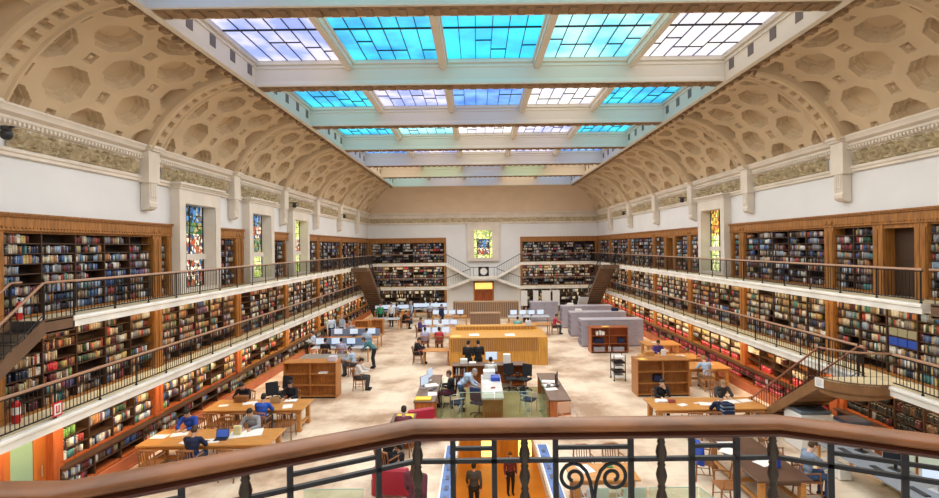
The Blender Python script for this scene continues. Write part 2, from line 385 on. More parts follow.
# ---------------------------------------------------------------- coffered vaults
TH0, TH1 = math.radians(62), math.radians(8)
def arc_pt(t, run=2.50, rise=2.0):
    """t 0 springing .. 1 crown: horizontal run and rise, and the inward normal (nx towards room, nz)"""
    a = TH0 + (TH1 - TH0) * t
    ux = (math.sin(TH0) - math.sin(a)) ; uz = math.cos(a) - math.cos(TH0)
    kx = run / (math.sin(TH0) - math.sin(TH1)); kz = rise / (math.cos(TH1) - math.cos(TH0))
    n = Vector((math.sin(a) * kz, 0, -math.cos(a) * kx)).normalized()
    return ux * kx, uz * kz, n.x, n.z
def octd(x, y, r):
    """signed distance-like value of a regular octagon of inradius r: <0 inside"""
    x, y = abs(x), abs(y); return max(x, y, (x + y) * .7071) - r
FY = BAY - .85            # depth of a coffered field between two arches
def relief(u, v):
    """height (metres, negative = recessed) over the field; u 0..FY along the room, v 0..AL along the arc"""
    AL = 3.29; cu, cv = FY / 4, (AL - .25) / 4
    gu, gv = u / cu, (v - .02) / cv
    if gv < -.05 or gv > 4.05: return 0.
    best = 0.
    for i in (math.floor(gu), math.floor(gu) + 1):
        for j in (math.floor(gv), math.floor(gv) + 1):
            du, dv = (gu - i) * cu, (gv - j) * cv
            if (i + j) % 2 == 1:
                # even rows and columns alternate: octagons sit on the other sites
                d = max(abs(du), abs(dv))
                if d < .125:
                    best = min(best, -.10 if d > .055 else -.02)
            else:
                d = octd(du, dv * cu / cv * .90, .51)
                if d < 0: best = min(best, -.11 if d > -.075 else (-.22 if d > -.15 else -.29))
    return best
def vault(side, name):
    mb = MB(); X0 = (XL + .20) if side < 0 else (XR - .23); AL = 3.29
    def put(y, t, h):
        rx, rz, nx, nz = arc_pt(t)
        return (X0 - side * (rx + nx * h), y, CR + rz + nz * h)
    for k in range(-1, 8):
        y0, y1 = BL(k) + .02, BL(k) + .02 + FY
        if k == 7: continue
        nu, nv = (150, 120) if k in (0, 1, 2) else ((100, 84) if k < 5 else (64, 56))
        if k == -1: nu, nv = 64, 56
        vs = [put(y0 + FY * i / nu, j / nv, relief(FY * i / nu, AL * j / nv) if 0 < i < nu and 0 < j < nv else 0) for i in range(nu + 1) for j in range(nv + 1)]
        fs = [(i*(nv+1)+j, i*(nv+1)+j+1, (i+1)*(nv+1)+j+1, (i+1)*(nv+1)+j) for i in range(nu) for j in range(nv)]
        mb.add(vs, fs, 0)
    # transverse arches: raised bands with fret squares
    for k in range(-1, 8):
        ya, yb = BL(k) - .83, BL(k) + .02
        N = 96 if k < 4 else 60
        prof = [(ya, -.02), (ya, .12), (ya + .04, .19), (ya + .11, .215), (ya + .18, .19), (ya + .22, .12)]
        row = [(ya + .20, .20), (ya + .24, .20)]
        def fret(t, w):   # w 0..1 across the soffit
            c = (t * 10) % 1
            return -.07 if (.15 < c < .62 and .22 < w < .72) or (.62 <= c < .80 and .22 < w < .40) else .04
        Wn = 14
        vs = []; cols = 5 + Wn + 3
        for i in range(N + 1):
            t = i / N
            for y, h in prof: vs.append(put(y, t, h))
            for q in range(Wn + 1):
                w = q / Wn; vs.append(put(ya + .23 + (yb - .09 - ya - .23) * w, t, fret(t, w)))
            vs.append(put(yb - .06, t, .09)); vs.append(put(yb - .01, t, .09)); vs.append(put(yb, t, -.02))
        cols = 6 + Wn + 1 + 3
        fs = [(i*cols+j, i*cols+j+1, (i+1)*cols+j+1, (i+1)*cols+j) for i in range(N) for j in range(cols - 1)]
        mb.add(vs, fs, 0)
    o = mb.build(name, M_vault, smooth=20); return struct(o)
vault(-1, 'ceiling_west_vault'); vault(1, 'ceiling_east_vault')
# plain cove over the end wall, flat margins round the skylight
RIMY = 40.95
mb = MB(); N = 40; vs = []
for i in range(N + 1):
    rx, rz, nx, nz = arc_pt(i / N, 3.25, 2.0)
    vs += [(XL + .1, D - .2 - rx, CR + rz), (XR - .1, D - .2 - rx, CR + rz)]
mb.add(vs, [(2*i, 2*i+1, 2*i+3, 2*i+2) for i in range(N)])
struct(mb.build('ceiling_end_cove', mat('lightened_tan_plaster', (.70, .56, .41), .85, noise=(.8, .05)), smooth=40))  # plain plaster, its colour lightened to carry the glow of the cove
RX0, RX1 = -6.75, 7.70
mb = MB()
VX0, VX1 = XL + .20 + 2.45, XR - .23 - 2.5
mb.box(VX0 - .05, FY0, CE - .006, RX0 - .11, RIMY + .5, CE + .06); mb.box(RX1 + .11, FY0, CE - .006, VX1 + .05, RIMY + .5, CE + .06); mb.box(RX0 - .11, RIMY + .01, CE - .006, RX1 + .11, RIMY + .6, CE + .06)
# little modillion blocks round the rim
y = 3.0
while y < RIMY:
    for x in (RX0 - .30, RX1 + .14): mb.box(x, y, CE - .10, x + .16, y + .20, CE - .004)
    y += .48
struct(mb.build('ceiling_margin', M_border))
# ---------------------------------------------------------------- skylight: beams, side frames, stained glass panels
def sky_glass(name, c1, c2, strength):
    m = bpy.data.materials.new(name); m.use_nodes = True; nt = m.node_tree; N = nt.nodes; b = N['Principled BSDF']
    tc = N.new('ShaderNodeTexCoord'); n = N.new('ShaderNodeTexNoise'); n.inputs['Scale'].default_value = .8; n.inputs['Detail'].default_value = 3
    r = N.new('ShaderNodeValToRGB'); r.color_ramp.elements[0].position = .38; r.color_ramp.elements[1].position = .62
    r.color_ramp.elements[0].color = lin(c1); r.color_ramp.elements[1].color = lin(c2)
    nt.links.new(tc.outputs['Object'], n.inputs['Vector']); nt.links.new(n.outputs['Fac'], r.inputs[0])
    nt.links.new(r.outputs[0], b.inputs['Emission Color']); b.inputs['Emission Strength'].default_value = strength
    b.inputs['Base Color'].default_value = (.1, .1, .1, 1); b.inputs['Roughness'].default_value = .3
    return m
SG = {
 'C': sky_glass('skyglass_cyan', (.0, .36, .72), (.03, .70, .92), 1.25),
 'B': sky_glass('skyglass_bright', (.0, .50, .90), (.0, .74, .98), 1.3),
 'L': sky_glass('skyglass_lilac', (.30, .40, .88), (.90, .84, .98), 1.12),
 'W': sky_glass('skyglass_white', (.80, .76, .90), (1.0, .95, .90), 1.12),
 'A': sky_glass('skyglass_aqua', (.12, .60, .80), (.45, .92, .92), 1.3),
 'U': sky_glass('skyglass_blue', (.05, .22, .80), (.20, .50, .95), 1.25),
 'G': sky_glass('skyglass_green', (.30, .75, .45), (.65, .92, .65), 1.2),
 'P': sky_glass('skyglass_peach', (.95, .60, .38), (1.0, .80, .62), 1.2),
}
ROWS = {-2: 'CLBWU', -1: 'UCBAW', 0: 'LCBAW', 1: 'CLUWC', 2: 'CAWLC', 3: 'ULWLU', 4: 'PGUGP', 5: 'ALUPU'}
YB = lambda k: 10.35 + BAY * k
CW = (RX1 - RX0) / 5
mb = MB()
BEAMP = [(0, 0), (.10, 0), (.10, .06), (.06, .10), (.06, .16), (.02, .22), (.02, .55), (.05, .58), (.05, .64), (0, .66)]
def beam(y0, y1):
    mb.box(RX0 + .001, y0, CE + .16, RX1 - .001, y1, GL + .15)
    mb.prism([(y0 - .04, CE), (y0 - .04, CE + .05), (y0 - .02, CE + .12), (y0, CE + .16), (y1, CE + .16), (y1 + .02, CE + .12), (y1 + .04, CE + .05), (y1 + .04, CE)], RX0 + .001, RX1 - .001, 'x')
    mb.prism([(y0 - .03, GL - .24), (y0 - .03, GL - .20), (y0, GL - .16), (y0, GL - .26)], RX0, RX1, 'x')
    mb.prism([(y0 - .06, GL - .12), (y0 - .06, GL), (y0, GL), (y0, GL - .14)], RX0, RX1, 'x')
for k in range(-1, 7):
    if k < 6: beam(YB(k), YB(k) + .45)
mb.box(RX0, RIMY - .3, CE + .08, RX1, RIMY, GL + .15); mb.box(RX0 + .06, RIMY - .36, CE - .05, RX1 - .06, RIMY + .02, CE + .08)
mb.box(RX0, FY0, CE + .005, RX1, FY0 + .3, GL + .15)
for X, s in ((RX0, -1), (RX1, 1)):
    mb.box(min(X, X + s*.12), FY0, CE + .02, max(X, X + s*.12), RIMY, GL + .15)
    a, b = sorted((X + s*.10, X - s*.06)); mb.box(a, FY0, CE - .05, b, RIMY, CE + .035); a, b = sorted((X + s*.10, X - s*.03)); mb.box(a, FY0, CE + .04, b, RIMY, CE + .10)
    mb.box(min(X, X - s*.04), FY0, GL - .22, max(X, X - s*.04), RIMY, GL - .17); mb.box(min(X, X - s*.07), FY0, GL - .08, max(X, X - s*.07), RIMY, GL)
for c in range(1, 5):
    x = RX0 + CW * c
    for k in range(-2, 6):
        y0 = max(YB(k) + .45, FY0 + .3); y1 = YB(k + 1) if k < 5 else RIMY - .3
        mb.box(x - .11, y0, GL - .26, x + .11, y1, GL + .15); mb.box(x - .15, y0, GL - .10, x + .15, y1, GL); mb.box(x - .08, y0, GL - .31, x + .08, y1, GL - .26)
struct(mb.build('ceiling_skylight_frame', M_beam, smooth=25))
# ornament on the beam soffits
mb = MB()
for k in range(-1, 6):
    mb.box(RX0 + .05, YB(k) + .03, CE - .012, RX1 - .05, YB(k) + .42, CE + .004)
    x = RX0 + .12
    while x < RX1 - .2: mb.box(x, YB(k) + .08, CE - .05, x + .17, YB(k) + .37, CE - .01); x += .36
struct(mb.build('ceiling_soffit_ornament', M_border))
# dark vents in the side frames
mb = MB()
for X, s in ((RX0, -1), (RX1, 1)):
    for k in range(-1, 6):
        for q in range(4):
            y = YB(k) + .45 + .9 + q * 1.05
            if y < RIMY - .5: mb.box(min(X, X - s*.012), y, CE + .24, max(X, X - s*.012), y + .28, CE + .54)
struct(mb.build('ceiling_vent', mat('vent_dark', (.16, .14, .13), .8)))
# the panels, each with its leaded lights
lead_mesh = {}
wn = 6
LR = random.Random(5)
for k in range(-2, 6):
    y0 = max(YB(k) + .45, FY0 + .3); y1 = YB(k + 1) if k < 5 else RIMY - .3
    for c in range(5):
        x0, x1 = RX0 + CW*c + .11, RX0 + CW*(c+1) - .11
        g = MB(); g.box(x0, y0, GL + .02, x1, y1, GL + .06)
        o = struct(g.build('window_%d' % wn, SG[ROWS[k][c]])); wn += 1
        key = round(y1 - y0, 2)
        if key not in lead_mesh or k < 2:
            l = MB(); w, d = x1 - x0, y1 - y0
            for q in range(1, 6): l.box(w*q/6 - .010, 0, 0, w*q/6 + .010, d, .03)
            l.box(0, d*.52 - .02, -.01, w, d*.52 + .02, .03)
            for q in range(6):
                for yy in (LR.choice((.20, .27, .33)), LR.choice((.70, .78, .84))):
                    if LR.random() < .75: l.box(w*q/6, d*yy - .012, 0, w*(q+1)/6, d*yy + .012, .03)
            lead_mesh[key] = l.mesh('window_lead', M_lead)
        lo = bpy.data.objects.new('window_lead', lead_mesh[key]); COL.objects.link(lo); lo.parent = o; lo.location = (x0, y0, GL - .012)
# roof deck over the skylight keeps the outside out
mb = MB(); mb.box(FX0, FY0 - .2, GL + .3, FX1, FY1, GL + .4); struct(mb.build('ceiling_roof', M_wall))
# ---------------------------------------------------------------- galleries (walkway slabs), railings
def slabprof(zb, zt):
    return [(-1.2, zb + .02), (-.06, zb + .02), (-.06, zb), (0, zb), (0, zt - .10), (.03, zt - .08), (.03, zt - .035), (.015, zt), (-1.2, zt)]
def gallery(name, label, path, zb, zt, depth):
    g = empty('gallery', label, 'gallery walkway', (path[0][0], path[0][1], zt), 0, 'gallery walkways')
    off = Vector((path[0][0], path[0][1], zt))
    pr = [(max(o, -depth), z - zt) for o, z in slabprof(zb, zt)]
    mb = MB(); mb.sweep(pr, [Vector((x, y, zt)) - off for x, y in path]); mb.build('slab', M_slab, g)
    mb = MB(); mb.sweep([(-depth, .004), (-.10, .004), (-.10, .012), (-depth, .012)], [Vector((x, y, zt)) - off for x, y in path]); mb.build('walking_surface', M_walk, g)
    return g
DW = .755
# sweep puts 'out' on the right of the walk: left wall is walked far -> near? right of +Y is +X, so walk +Y on the left wall
gallery('', 'upper gallery walkway of pale stone along the wall with three stained glass windows', [(SL, 11.0), (SL, SB + .7)], L2B, L2T, DW)
gallery('', 'lower gallery walkway of pale stone below the wall with three stained glass windows', [(SL, -1), (SL, SB + .7)], L1B, L1T, DW)
gallery('', 'upper gallery walkway of pale stone along the wall with one amber window', [(SR, SB + .7), (SR, 11.26)], L2B, L2T, DW)
gallery('', 'lower gallery walkway of pale stone below the wall with one amber window', [(SR, SB + .7), (SR, 13.0)], L1B, L1T, DW)
gallery('', 'lower gallery walkway stretch past the oak stair landing', [(SR, 12.2), (SR, -1)], L1B, L1T, DW)
gallery('', 'upper gallery walkway on the end wall beside the clock, toward the three windows', [(SL - .7, SB), (-2.75, SB)], L2B, L2T, DW)
gallery('', 'lower gallery walkway on the end wall beside the clock, toward the three windows', [(SL - .7, SB), (-2.75, SB)], L1B, L1T, DW)
gallery('', 'upper gallery walkway on the end wall beside the clock, toward the amber window', [(3.85, SB), (SR + .7, SB)], L2B, L2T, DW)
gallery('', 'lower gallery walkway on the end wall beside the clock, toward the amber window', [(3.85, SB), (SR + .7, SB)], L1B, L1T, DW)

RAILP = [(-.035, 0), (-.035, .03), (-.02, .05), (.02, .05), (.035, .03), (.035, 0)]
def along(path, step, start=0.):
    out = []; d = start
    P = [Vector(p) for p in path]; acc = 0
    for a, b in zip(P, P[1:]):
        L = (b - a).length
        while d <= acc + L + 1e-6: out.append(a + (b - a) * ((d - acc) / L)); d += step
        acc += L
    return out
BAL_CACHE = {}
def railing(label, path, h=.80, step=.10, post=1.26, rail=M_rail, near=None, name='railing', group='gallery railings', maxb=100):
    """handrail, bottom rail, posts and balusters; the 100 balusters nearest the room's near end are parts of their own"""
    base = Vector(path[0]); g = empty(name, label, 'railing', base, 0, group)
    P = [Vector(p) - base for p in path]
    mb = MB(); mb.sweep([(o, u + h - .05) for o, u in RAILP], P); mb.build('handrail', rail, g, smooth=50)
    mb = MB(); mb.sweep([(-.012, .07), (-.012, .095), (.012, .095), (.012, .07)], P); mb.sweep([(-.010, h - .085), (-.010, h - .06), (.010, h - .06), (.010, h - .085)], P); mb.build('bottom_rail', M_iron, g)
    key = round(h, 2)
    if key not in BAL_CACHE:
        pm = MB().cyl((0, 0, 0), (0, 0, h - .05), .018, n=8); pm.lathe([(.03, 0), (.03, .03), (.018, .05)], n=8)
        bm_ = MB().cyl((0, 0, .08), (0, 0, h - .07), .0085, n=6)
        BAL_CACHE[key] = (pm.mesh('post', M_iron, 40), bm_.mesh('baluster', M_iron))
    pmesh, bmesh_ = BAL_CACHE[key]
    posts = along(P, post, .06)
    def put(nm, me, p):
        o = bpy.data.objects.new(nm, me); COL.objects.link(o); o.parent = g; o.location = p
    for p in posts[:95]: put('post', pmesh, p)
    bals = [p for p in along(P, step, .06) if all((p - q).length > .04 for q in posts)]
    bals.sort(key=lambda p: ((p + base) - Vector((0, 8 if near is None else near, EYE))).length)
    for p in bals[:maxb]: put('baluster', bmesh_, p)
    rest = bals[maxb:]
    if rest:
        mb = MB()
        for p in rest: mb.cyl(p + Vector((0, 0, .08)), p + Vector((0, 0, h - .07)), .0085, n=5, cap=False)
        tag(mb.build('baluster', M_iron, g), kind='stuff')
    return g
e = .07
railing('upper gallery railing with brown handrail, in front of three stained glass windows', [(SL - e, 11.05, L2T), (SL - e, SB - e, L2T)])
railing('lower gallery railing with brown handrail, below three stained glass windows', [(SL - e, 8.0, L1T), (SL - e, SB - e, L1T)])
railing('upper gallery railing with brown handrail, in front of the amber window', [(SR + e, 11.3, L2T), (SR + e, SB - e, L2T)])
railing('lower gallery railing with brown handrail, below the amber window', [(SR + e, 13.05, L1T), (SR + e, SB - e, L1T)])
railing('lower gallery railing past the oak stair landing, in front of black bound volumes', [(SR + e, 7.5, L1T), (SR + e, 12.15, L1T)])
for z, w in ((L2T, 'upper'), (L1T, 'lower')):
    railing('thin %s gallery railing on the end wall, toward the three windows' % w, [(SL, SB + e, z), (-2.75, SB + e, z)])
    railing('thin %s gallery railing on the end wall, toward the amber window' % w, [(3.85, SB + e, z), (SR, SB + e, z)])

# ---------------------------------------------------------------- end wall: clock landing and its four flights
g = empty('clock_balcony', 'white central balcony with four stair flights under the end wall window', 'balcony', (.55, SB, 0))
mb = MB(); mb.box(-1.2, -.35, 3.0, 1.2, .74, 3.27); mb.prism([(-1.15, 2.9), (1.15, 2.9), (1.2, 3.0), (-1.2, 3.0)], -.30, .7, 'y'); mb.build('landing', M_slab, g)
for s in (-1, 1):
    mb = MB(); mb.prism([(s*1.2, 3.0), (s*3.3, 4.18), (s*3.3, 4.43), (s*1.2, 3.27)], -.02, .74, 'y'); mb.build('upper_flight', M_slab, g)
    mb = MB(); mb.prism([(s*1.2, 2.82), (s*3.3, 2.05), (s*3.3, 2.30), (s*1.2, 3.08)], -.02, .74, 'y'); mb.build('lower_flight', M_slab, g)
    for z0, z1, nm in ((3.27, 4.43, 'upper_handrail'), (3.1, 2.33, 'lower_handrail')):
        mb = MB(); mb.bar((s*1.2, .02, z0 + .78), (s*3.3, .02, z1 + .78), .05, .05); mb.build(nm, M_iron, g)
    for k in range(14):
        f = (k + .5) / 14; x = s*(1.2 + 2.1*f)
        for z0, z1 in ((3.27, 4.43), (3.1, 2.33)):
            z = z0 + (z1 - z0)*f; mb = MB(); mb.cyl((x, .02, z - .05), (x, .02, z + .77), .009, n=5); mb.build('baluster', M_iron, g)
mb = MB(); mb.box(-1.2, -.33, 4.0, 1.2, -.28, 4.05)
for x in (-1.18, -.9, .9, 1.15): mb.box(x, -.33, 3.27, x + .03, -.30, 4.0)
mb.build('balustrade', M_iron, g)
ck = empty('clock', 'round white wall clock on a dark square panel below the end window', 'clock', (.55, SB - .36, 3.68))
mb = MB(); mb.bbox((0, 0, 0), (.92, .06, .82), b=.02); mb.build('case', M_iron, ck)
mb = MB(); mb.cyl((0, -.03, 0), (0, -.055, 0), .30, n=32); mb.build('dial', mat('clock_dial', (.85, .85, .82), .4), ck)
mb = MB(); mb.tube([(.30*math.cos(t*PI/16), -.055, .30*math.sin(t*PI/16)) for t in range(32)], .022, 6, closed=True); mb.build('bezel', M_silver, ck)
mb = MB()
for i in range(12): a = i*PI/6; mb.bar((.24*math.sin(a), -.058, .24*math.cos(a)), (.28*math.sin(a), -.058, .28*math.cos(a)), .018, .01)
mb.build('hour_mark', M_black, ck)
for nm, a, L in (('hour_hand', 1.2, .14), ('minute_hand', .9, .22)):
    mb = MB(); mb.bar((0, -.062, 0), (L*math.sin(a), -.062, L*math.cos(a)), .022, .008); mb.build(nm, M_black, ck)
# door under the landing
d = struct(bpy.data.objects.new('door_1', None)); COL.objects.link(d); d.location = (.55, D, 0)
mb = MB(); mb.box(-.9, -.05, 0, -.78, .3, 2.75).box(.78, -.05, 0, .9, .3, 2.75).box(-.9, -.05, 2.6, .9, .3, 2.75).box(-.78, 0, 1.95, .78, .2, 2.05); mb.build('door_frame', M_wood2, d)
for s in (-1, 1):
    mb = MB(); x0, x1 = sorted((s*.01, s*.77)); mb.box(x0, .05, 0, x1, .10, 1.95); mb.box(x0 + .12, .03, .9, x1 - .12, .05, 1.8); mb.box(x0 + .12, .03, .15, x1 - .12, .05, .75); mb.build('door_leaf', M_redwood, d)
mb = MB(); mb.box(-.77, .06, 2.05, .77, .10, 2.6); mb.build('transom_light', mat('transom_glow', (.8, .5, .12), .4, emit=1.2, ecol=(1, .62, .15)), d)

# ---------------------------------------------------------------- bookcases
CASES = []     # (desc, origin, rotz, sections, rows, zone, depth) for the books
def frame_of(side, y):  # local x to the right seen from the room, y into the wall
    return ((XL, y, 0), PI/2) if side == 'west' else ((XR, y, 0), -PI/2) if side == 'east' else ((y, D, 0), 0)
SHELFMESH = {}
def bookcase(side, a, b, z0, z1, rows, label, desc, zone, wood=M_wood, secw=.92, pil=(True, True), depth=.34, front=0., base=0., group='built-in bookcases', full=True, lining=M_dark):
    """a..b along the wall (world coordinate); carcass, shelves, uprights and pilasters are parts"""
    w = abs(b - a); start = a if side != 'east' else b
    o0 = min(a, b) if side != 'east' else max(a, b)
    loc, rz = frame_of(side, o0)
    g = empty('bookcase', label, 'bookcase', (loc[0], loc[1], z0), rz, group)
    h = z1 - z0; pw = .20; x0 = pw if pil[0] else .04; x1 = w - (pw if pil[1] else .04)
    n = max(1, round((x1 - x0) / secw)); sw = (x1 - x0) / n
    key = (round(w, 2), round(h, 2), rows, pil, wood.name, round(front, 2), round(base, 2), lining.name)
    if key not in SHELFMESH:
        k = {}
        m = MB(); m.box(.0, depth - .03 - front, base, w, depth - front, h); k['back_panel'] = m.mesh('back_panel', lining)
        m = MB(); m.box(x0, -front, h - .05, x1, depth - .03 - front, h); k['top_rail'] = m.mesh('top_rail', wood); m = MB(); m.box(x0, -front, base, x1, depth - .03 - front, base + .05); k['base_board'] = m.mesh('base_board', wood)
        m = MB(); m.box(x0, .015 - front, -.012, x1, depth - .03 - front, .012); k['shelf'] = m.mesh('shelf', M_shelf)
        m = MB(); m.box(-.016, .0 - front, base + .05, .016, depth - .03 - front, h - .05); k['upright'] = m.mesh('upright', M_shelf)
        m = MB(); m.box(0, -.04 - front, 0, pw, depth - .03 - front, h); m.box(.03, -.06 - front, .12, pw - .03, -.03 - front, h - .12); m.box(-.005, -.065 - front, 0, pw + .005, -.03 - front, .10); k['pilaster'] = m.mesh('pilaster', wood)
        SHELFMESH[key] = k
    k = SHELFMESH[key]
    def put(nm, p=(0, 0, 0)):
        o = bpy.data.objects.new(nm, k[nm]); COL.objects.link(o); o.parent = g; o.location = p
    put('back_panel'); put('top_rail'); put('base_board')
    rh = (h - base - .10) / rows
    for r in range(1, rows): put('shelf', (0, 0, base + .05 + rh * r))
    for i in range(1, n): put('upright', (x0 + sw * i, 0, 0))
    if pil[0]: put('pilaster')
    if pil[1]: put('pilaster', (w - pw, 0, 0))
    CASES.append(dict(desc=desc, loc=(loc[0], loc[1], z0), rz=rz, secs=[(x0 + sw*i + .02, x0 + sw*(i+1) - .02) for i in range(n)],
                      rows=[(base + .05 + rh*r + .012, rh - .02) for r in range(rows)], zone=zone, front=front, depth=depth))
    return g
ORD = ['first', 'second', 'third', 'fourth', 'fifth', 'sixth', 'seventh', 'eighth', 'ninth']
WN = {'west': 'three-window wall', 'east': 'amber-window wall'}
def name_case(tier, side, k, extra=''):
    return '%s oak bookcase, %s bay of the %s counted from the balcony%s' % (tier, ORD[k], WN[side], extra)
UZ0, UZ1 = L2T + .02, 6.30
for side in ('west', 'east'):
    off = .45 if side == 'west' else .15
    bay = 5.12 if side == 'west' else 5.04
    def PL(k): return 9.95 + 5.08 * k if side == 'west' else 10.22 + 5.04 * k
    for k in range(-1, 7):
        a, b = PL(k), min(PL(k + 1), D - .02)
        if k == 6: b = D - .4
        if b - a < 1: continue
        kk = k + 1
        short = {'west': 'west', 'east': 'east'}[side]
        # upper gallery
        if side == 'west' and k in (1, 2, 3):
            c = WIN_L[k - 1]; segs = [(a, c - 1.27), (c + 1.27, b)]
        elif side == 'east' and k == 2:
            c = WIN_R[0]; segs = [(a, c - 1.27), (c + 1.27, b)]
        elif side == 'east' and k in (0, 3):
            c = 12.75 if k == 0 else 27.9; segs = [(a, c - .62), (c + .62, b)]
        else: segs = [(a, b)]
        for i, (p, q) in enumerate(segs):
            if q - p < .45: continue
            ex = '' if len(segs) == 1 else (', nearer part', ', farther part')[i]
            bookcase(side, p, q, UZ0, UZ1, 8, name_case('upper gallery', side, kk, ex), 'upper gallery bay %s%s, %s' % (ORD[kk], ('', ' nearer', ' farther')[0 if len(segs) == 1 else i + 1], WN[side]), 'U' + side[0] + str(kk))
        # lower gallery
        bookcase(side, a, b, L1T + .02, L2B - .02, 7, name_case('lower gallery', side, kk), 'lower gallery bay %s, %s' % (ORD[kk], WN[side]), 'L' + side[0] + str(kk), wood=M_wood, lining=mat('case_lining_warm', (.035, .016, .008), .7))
    # wood frieze and cornice above the upper bookcases (broken by the windows)
    X = XL if side == 'west' else XR; s = -1 if side == 'west' else 1
    cuts = [FY0] + [e2 for wv in (WIN_L if side == 'west' else WIN_R) for e2 in (wv - 1.25, wv + 1.25)] + [D]
    for i in range(0, len(cuts), 2):
        y0, y1 = cuts[i], cuts[i + 1]
        mb = MB(); bx = lambda d0, d1, ya, yb, z0, z1: mb.box(min(X + s*d0, X + s*d1), ya, z0, max(X + s*d0, X + s*d1), yb, z1)
        bx(-.05, .34, y0, y1, UZ1, WT - .08); bx(-.09, .34, y0, y1, WT - .08, WT - .04); bx(-.12, .34, y0, y1, WT - .04, WT); bx(-.075, .02, y0, y1, UZ1, UZ1 + .04)
        y = y0 + .05
        while y < y1 - .05 and y < 26:
            bx(-.072, -.05, y, y + .045, UZ1 + .04, UZ1 + .075); y += .09
        for k in range(0, 8):
            for dy in (-.12, .12):
                yy = PL(k) + dy
                if y0 < yy - .1 and yy + .1 < y1:
                    mb.cyl((X - s*.05 * -1 * -1, yy, WT - .22), (X - s*.085, yy, WT - .22), .085, .06, n=14)
        struct(mb.build('trim_%d' % n, M_wood, smooth=30)); n += 1
        n = n
# dark doorways cut between the upper bookcases on the amber-window wall
dn = 2
for c in (12.75, 27.9):
    d = struct(bpy.data.objects.new('door_%d' % dn, None)); COL.objects.link(d); d.location = (XR, c, L2T); d.rotation_euler = (0, 0, -PI/2); dn += 1
    mb = MB(); mb.box(-.62, -.05, 0, -.48, .34, 1.87).box(.48, -.05, 0, .62, .34, 1.87).box(-.48, -.02, 1.76, .48, .34, 1.87); mb.build('door_frame', M_wood, d)
    mb = MB(); mb.box(-.48, .28, 0, .48, .33, 1.76); mb.box(-.36, .26, .12, .36, .28, .8); mb.box(-.36, .26, .92, .36, .28, 1.65); mb.build('door_leaf', mat('door_dark', (.05, .025, .012), .5), d)
    mb = MB(); mb.ball((.40, .24, .85), .025); mb.build('door_knob', M_bronze, d)

# ---------------------------------------------------------------- ground floor bookcases: projecting base with two rows, ledge, three rows above
M_skirt = mat('terracotta_plinth', (.45, .13, .055), .5, noise=(2, .2))
for side in ('west', 'east'):
    X = XL if side == 'west' else XR; s = -1 if side == 'west' else 1
    def PL(k): return 9.95 + 5.08 * k if side == 'west' else 10.22 + 5.04 * k
    for k in range(-1, 7):
        a, b = PL(k), min(PL(k + 1), D - .5); kk = k + 1
        if side == 'west' and k == -1: b = 9.85
        if side == 'west' and k == 0: a = 11.35       # a door stands before this case
        if side == 'east' and k == 0: b = 14.9
        wd = M_redwood if k <= 1 else M_wood
        zone = 'G' + side[0] + str(kk)
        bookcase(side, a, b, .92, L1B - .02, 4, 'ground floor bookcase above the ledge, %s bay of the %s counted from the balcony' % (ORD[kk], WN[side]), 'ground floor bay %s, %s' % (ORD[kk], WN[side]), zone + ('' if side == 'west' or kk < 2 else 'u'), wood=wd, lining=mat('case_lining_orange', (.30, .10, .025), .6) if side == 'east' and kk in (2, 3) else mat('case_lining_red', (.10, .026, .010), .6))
        g = bookcase(side, a, b, .0, .90, 2, 'low bookcase on a terracotta plinth, %s bay of the %s counted from the balcony' % (ORD[kk], WN[side]), 'plinth bay %s, %s' % (ORD[kk], WN[side]), zone, wood=wd, pil=(False, False), front=.20, base=.34, depth=.54, lining=M_dark)
        w = b - a
        mb = MB(); mb.box(0, -.24, 0, w, .2, .33); mb.box(0, -.26, 0, w, -.22, .06); mb.build('plinth', M_skirt, g)
        mb = MB(); mb.box(0, -.24, .885, w, .1, .915); mb.build('ledge', M_shelf, g)
# door with greenish glass beneath the lower gallery
d = struct(bpy.data.objects.new('door_%d' % dn, None)); COL.objects.link(d); d.location = (XL, 10.6, 0); d.rotation_euler = (0, 0, PI/2); dn += 1
mb = MB(); mb.box(-.75, -.12, 0, -.58, .3, 2.07).box(.58, -.12, 0, .75, .3, 2.07).box(-.58, -.05, 1.98, .58, .3, 2.07); mb.build('door_frame', M_redwood, d)
mb = MB(); mb.box(-.58, .05, 0, -.27, .1, 1.98).box(.27, .05, 0, .58, .1, 1.98).box(-.27, .05, 0, .27, .1, .75).box(-.27, .05, 1.85, .27, .1, 1.98); mb.box(-.22, .03, .12, .22, .05, .62); mb.build('door_leaf', mat('door_orange', (.36, .11, .022), .4), d)
mb = MB(); mb.box(-.27, .065, .75, .27, .085, 1.85); mb.build('door_pane', mat('green_glass_pane', (.20, .31, .22), .15, emit=.05, ecol=(.5, .8, .55)), d)
mb = MB(); mb.cyl((.42, .0, .9), (.42, .0, 1.15), .012); mb.build('door_handle', M_silver, d)
# dark recess with an oak frame further along the same wall and two facing it
for side, c, w in (('east', 15.5, 1.1),):
    X = XR; d = struct(bpy.data.objects.new('door_%d' % dn, None)); COL.objects.link(d); d.location = (X, 15.1 + .0, 0); d.rotation_euler = (0, 0, -PI/2); dn += 1
    mb = MB(); mb.box(-.16, -.10, 0, .18, .3, 2.05); mb.build('door_frame', M_redwood, d)

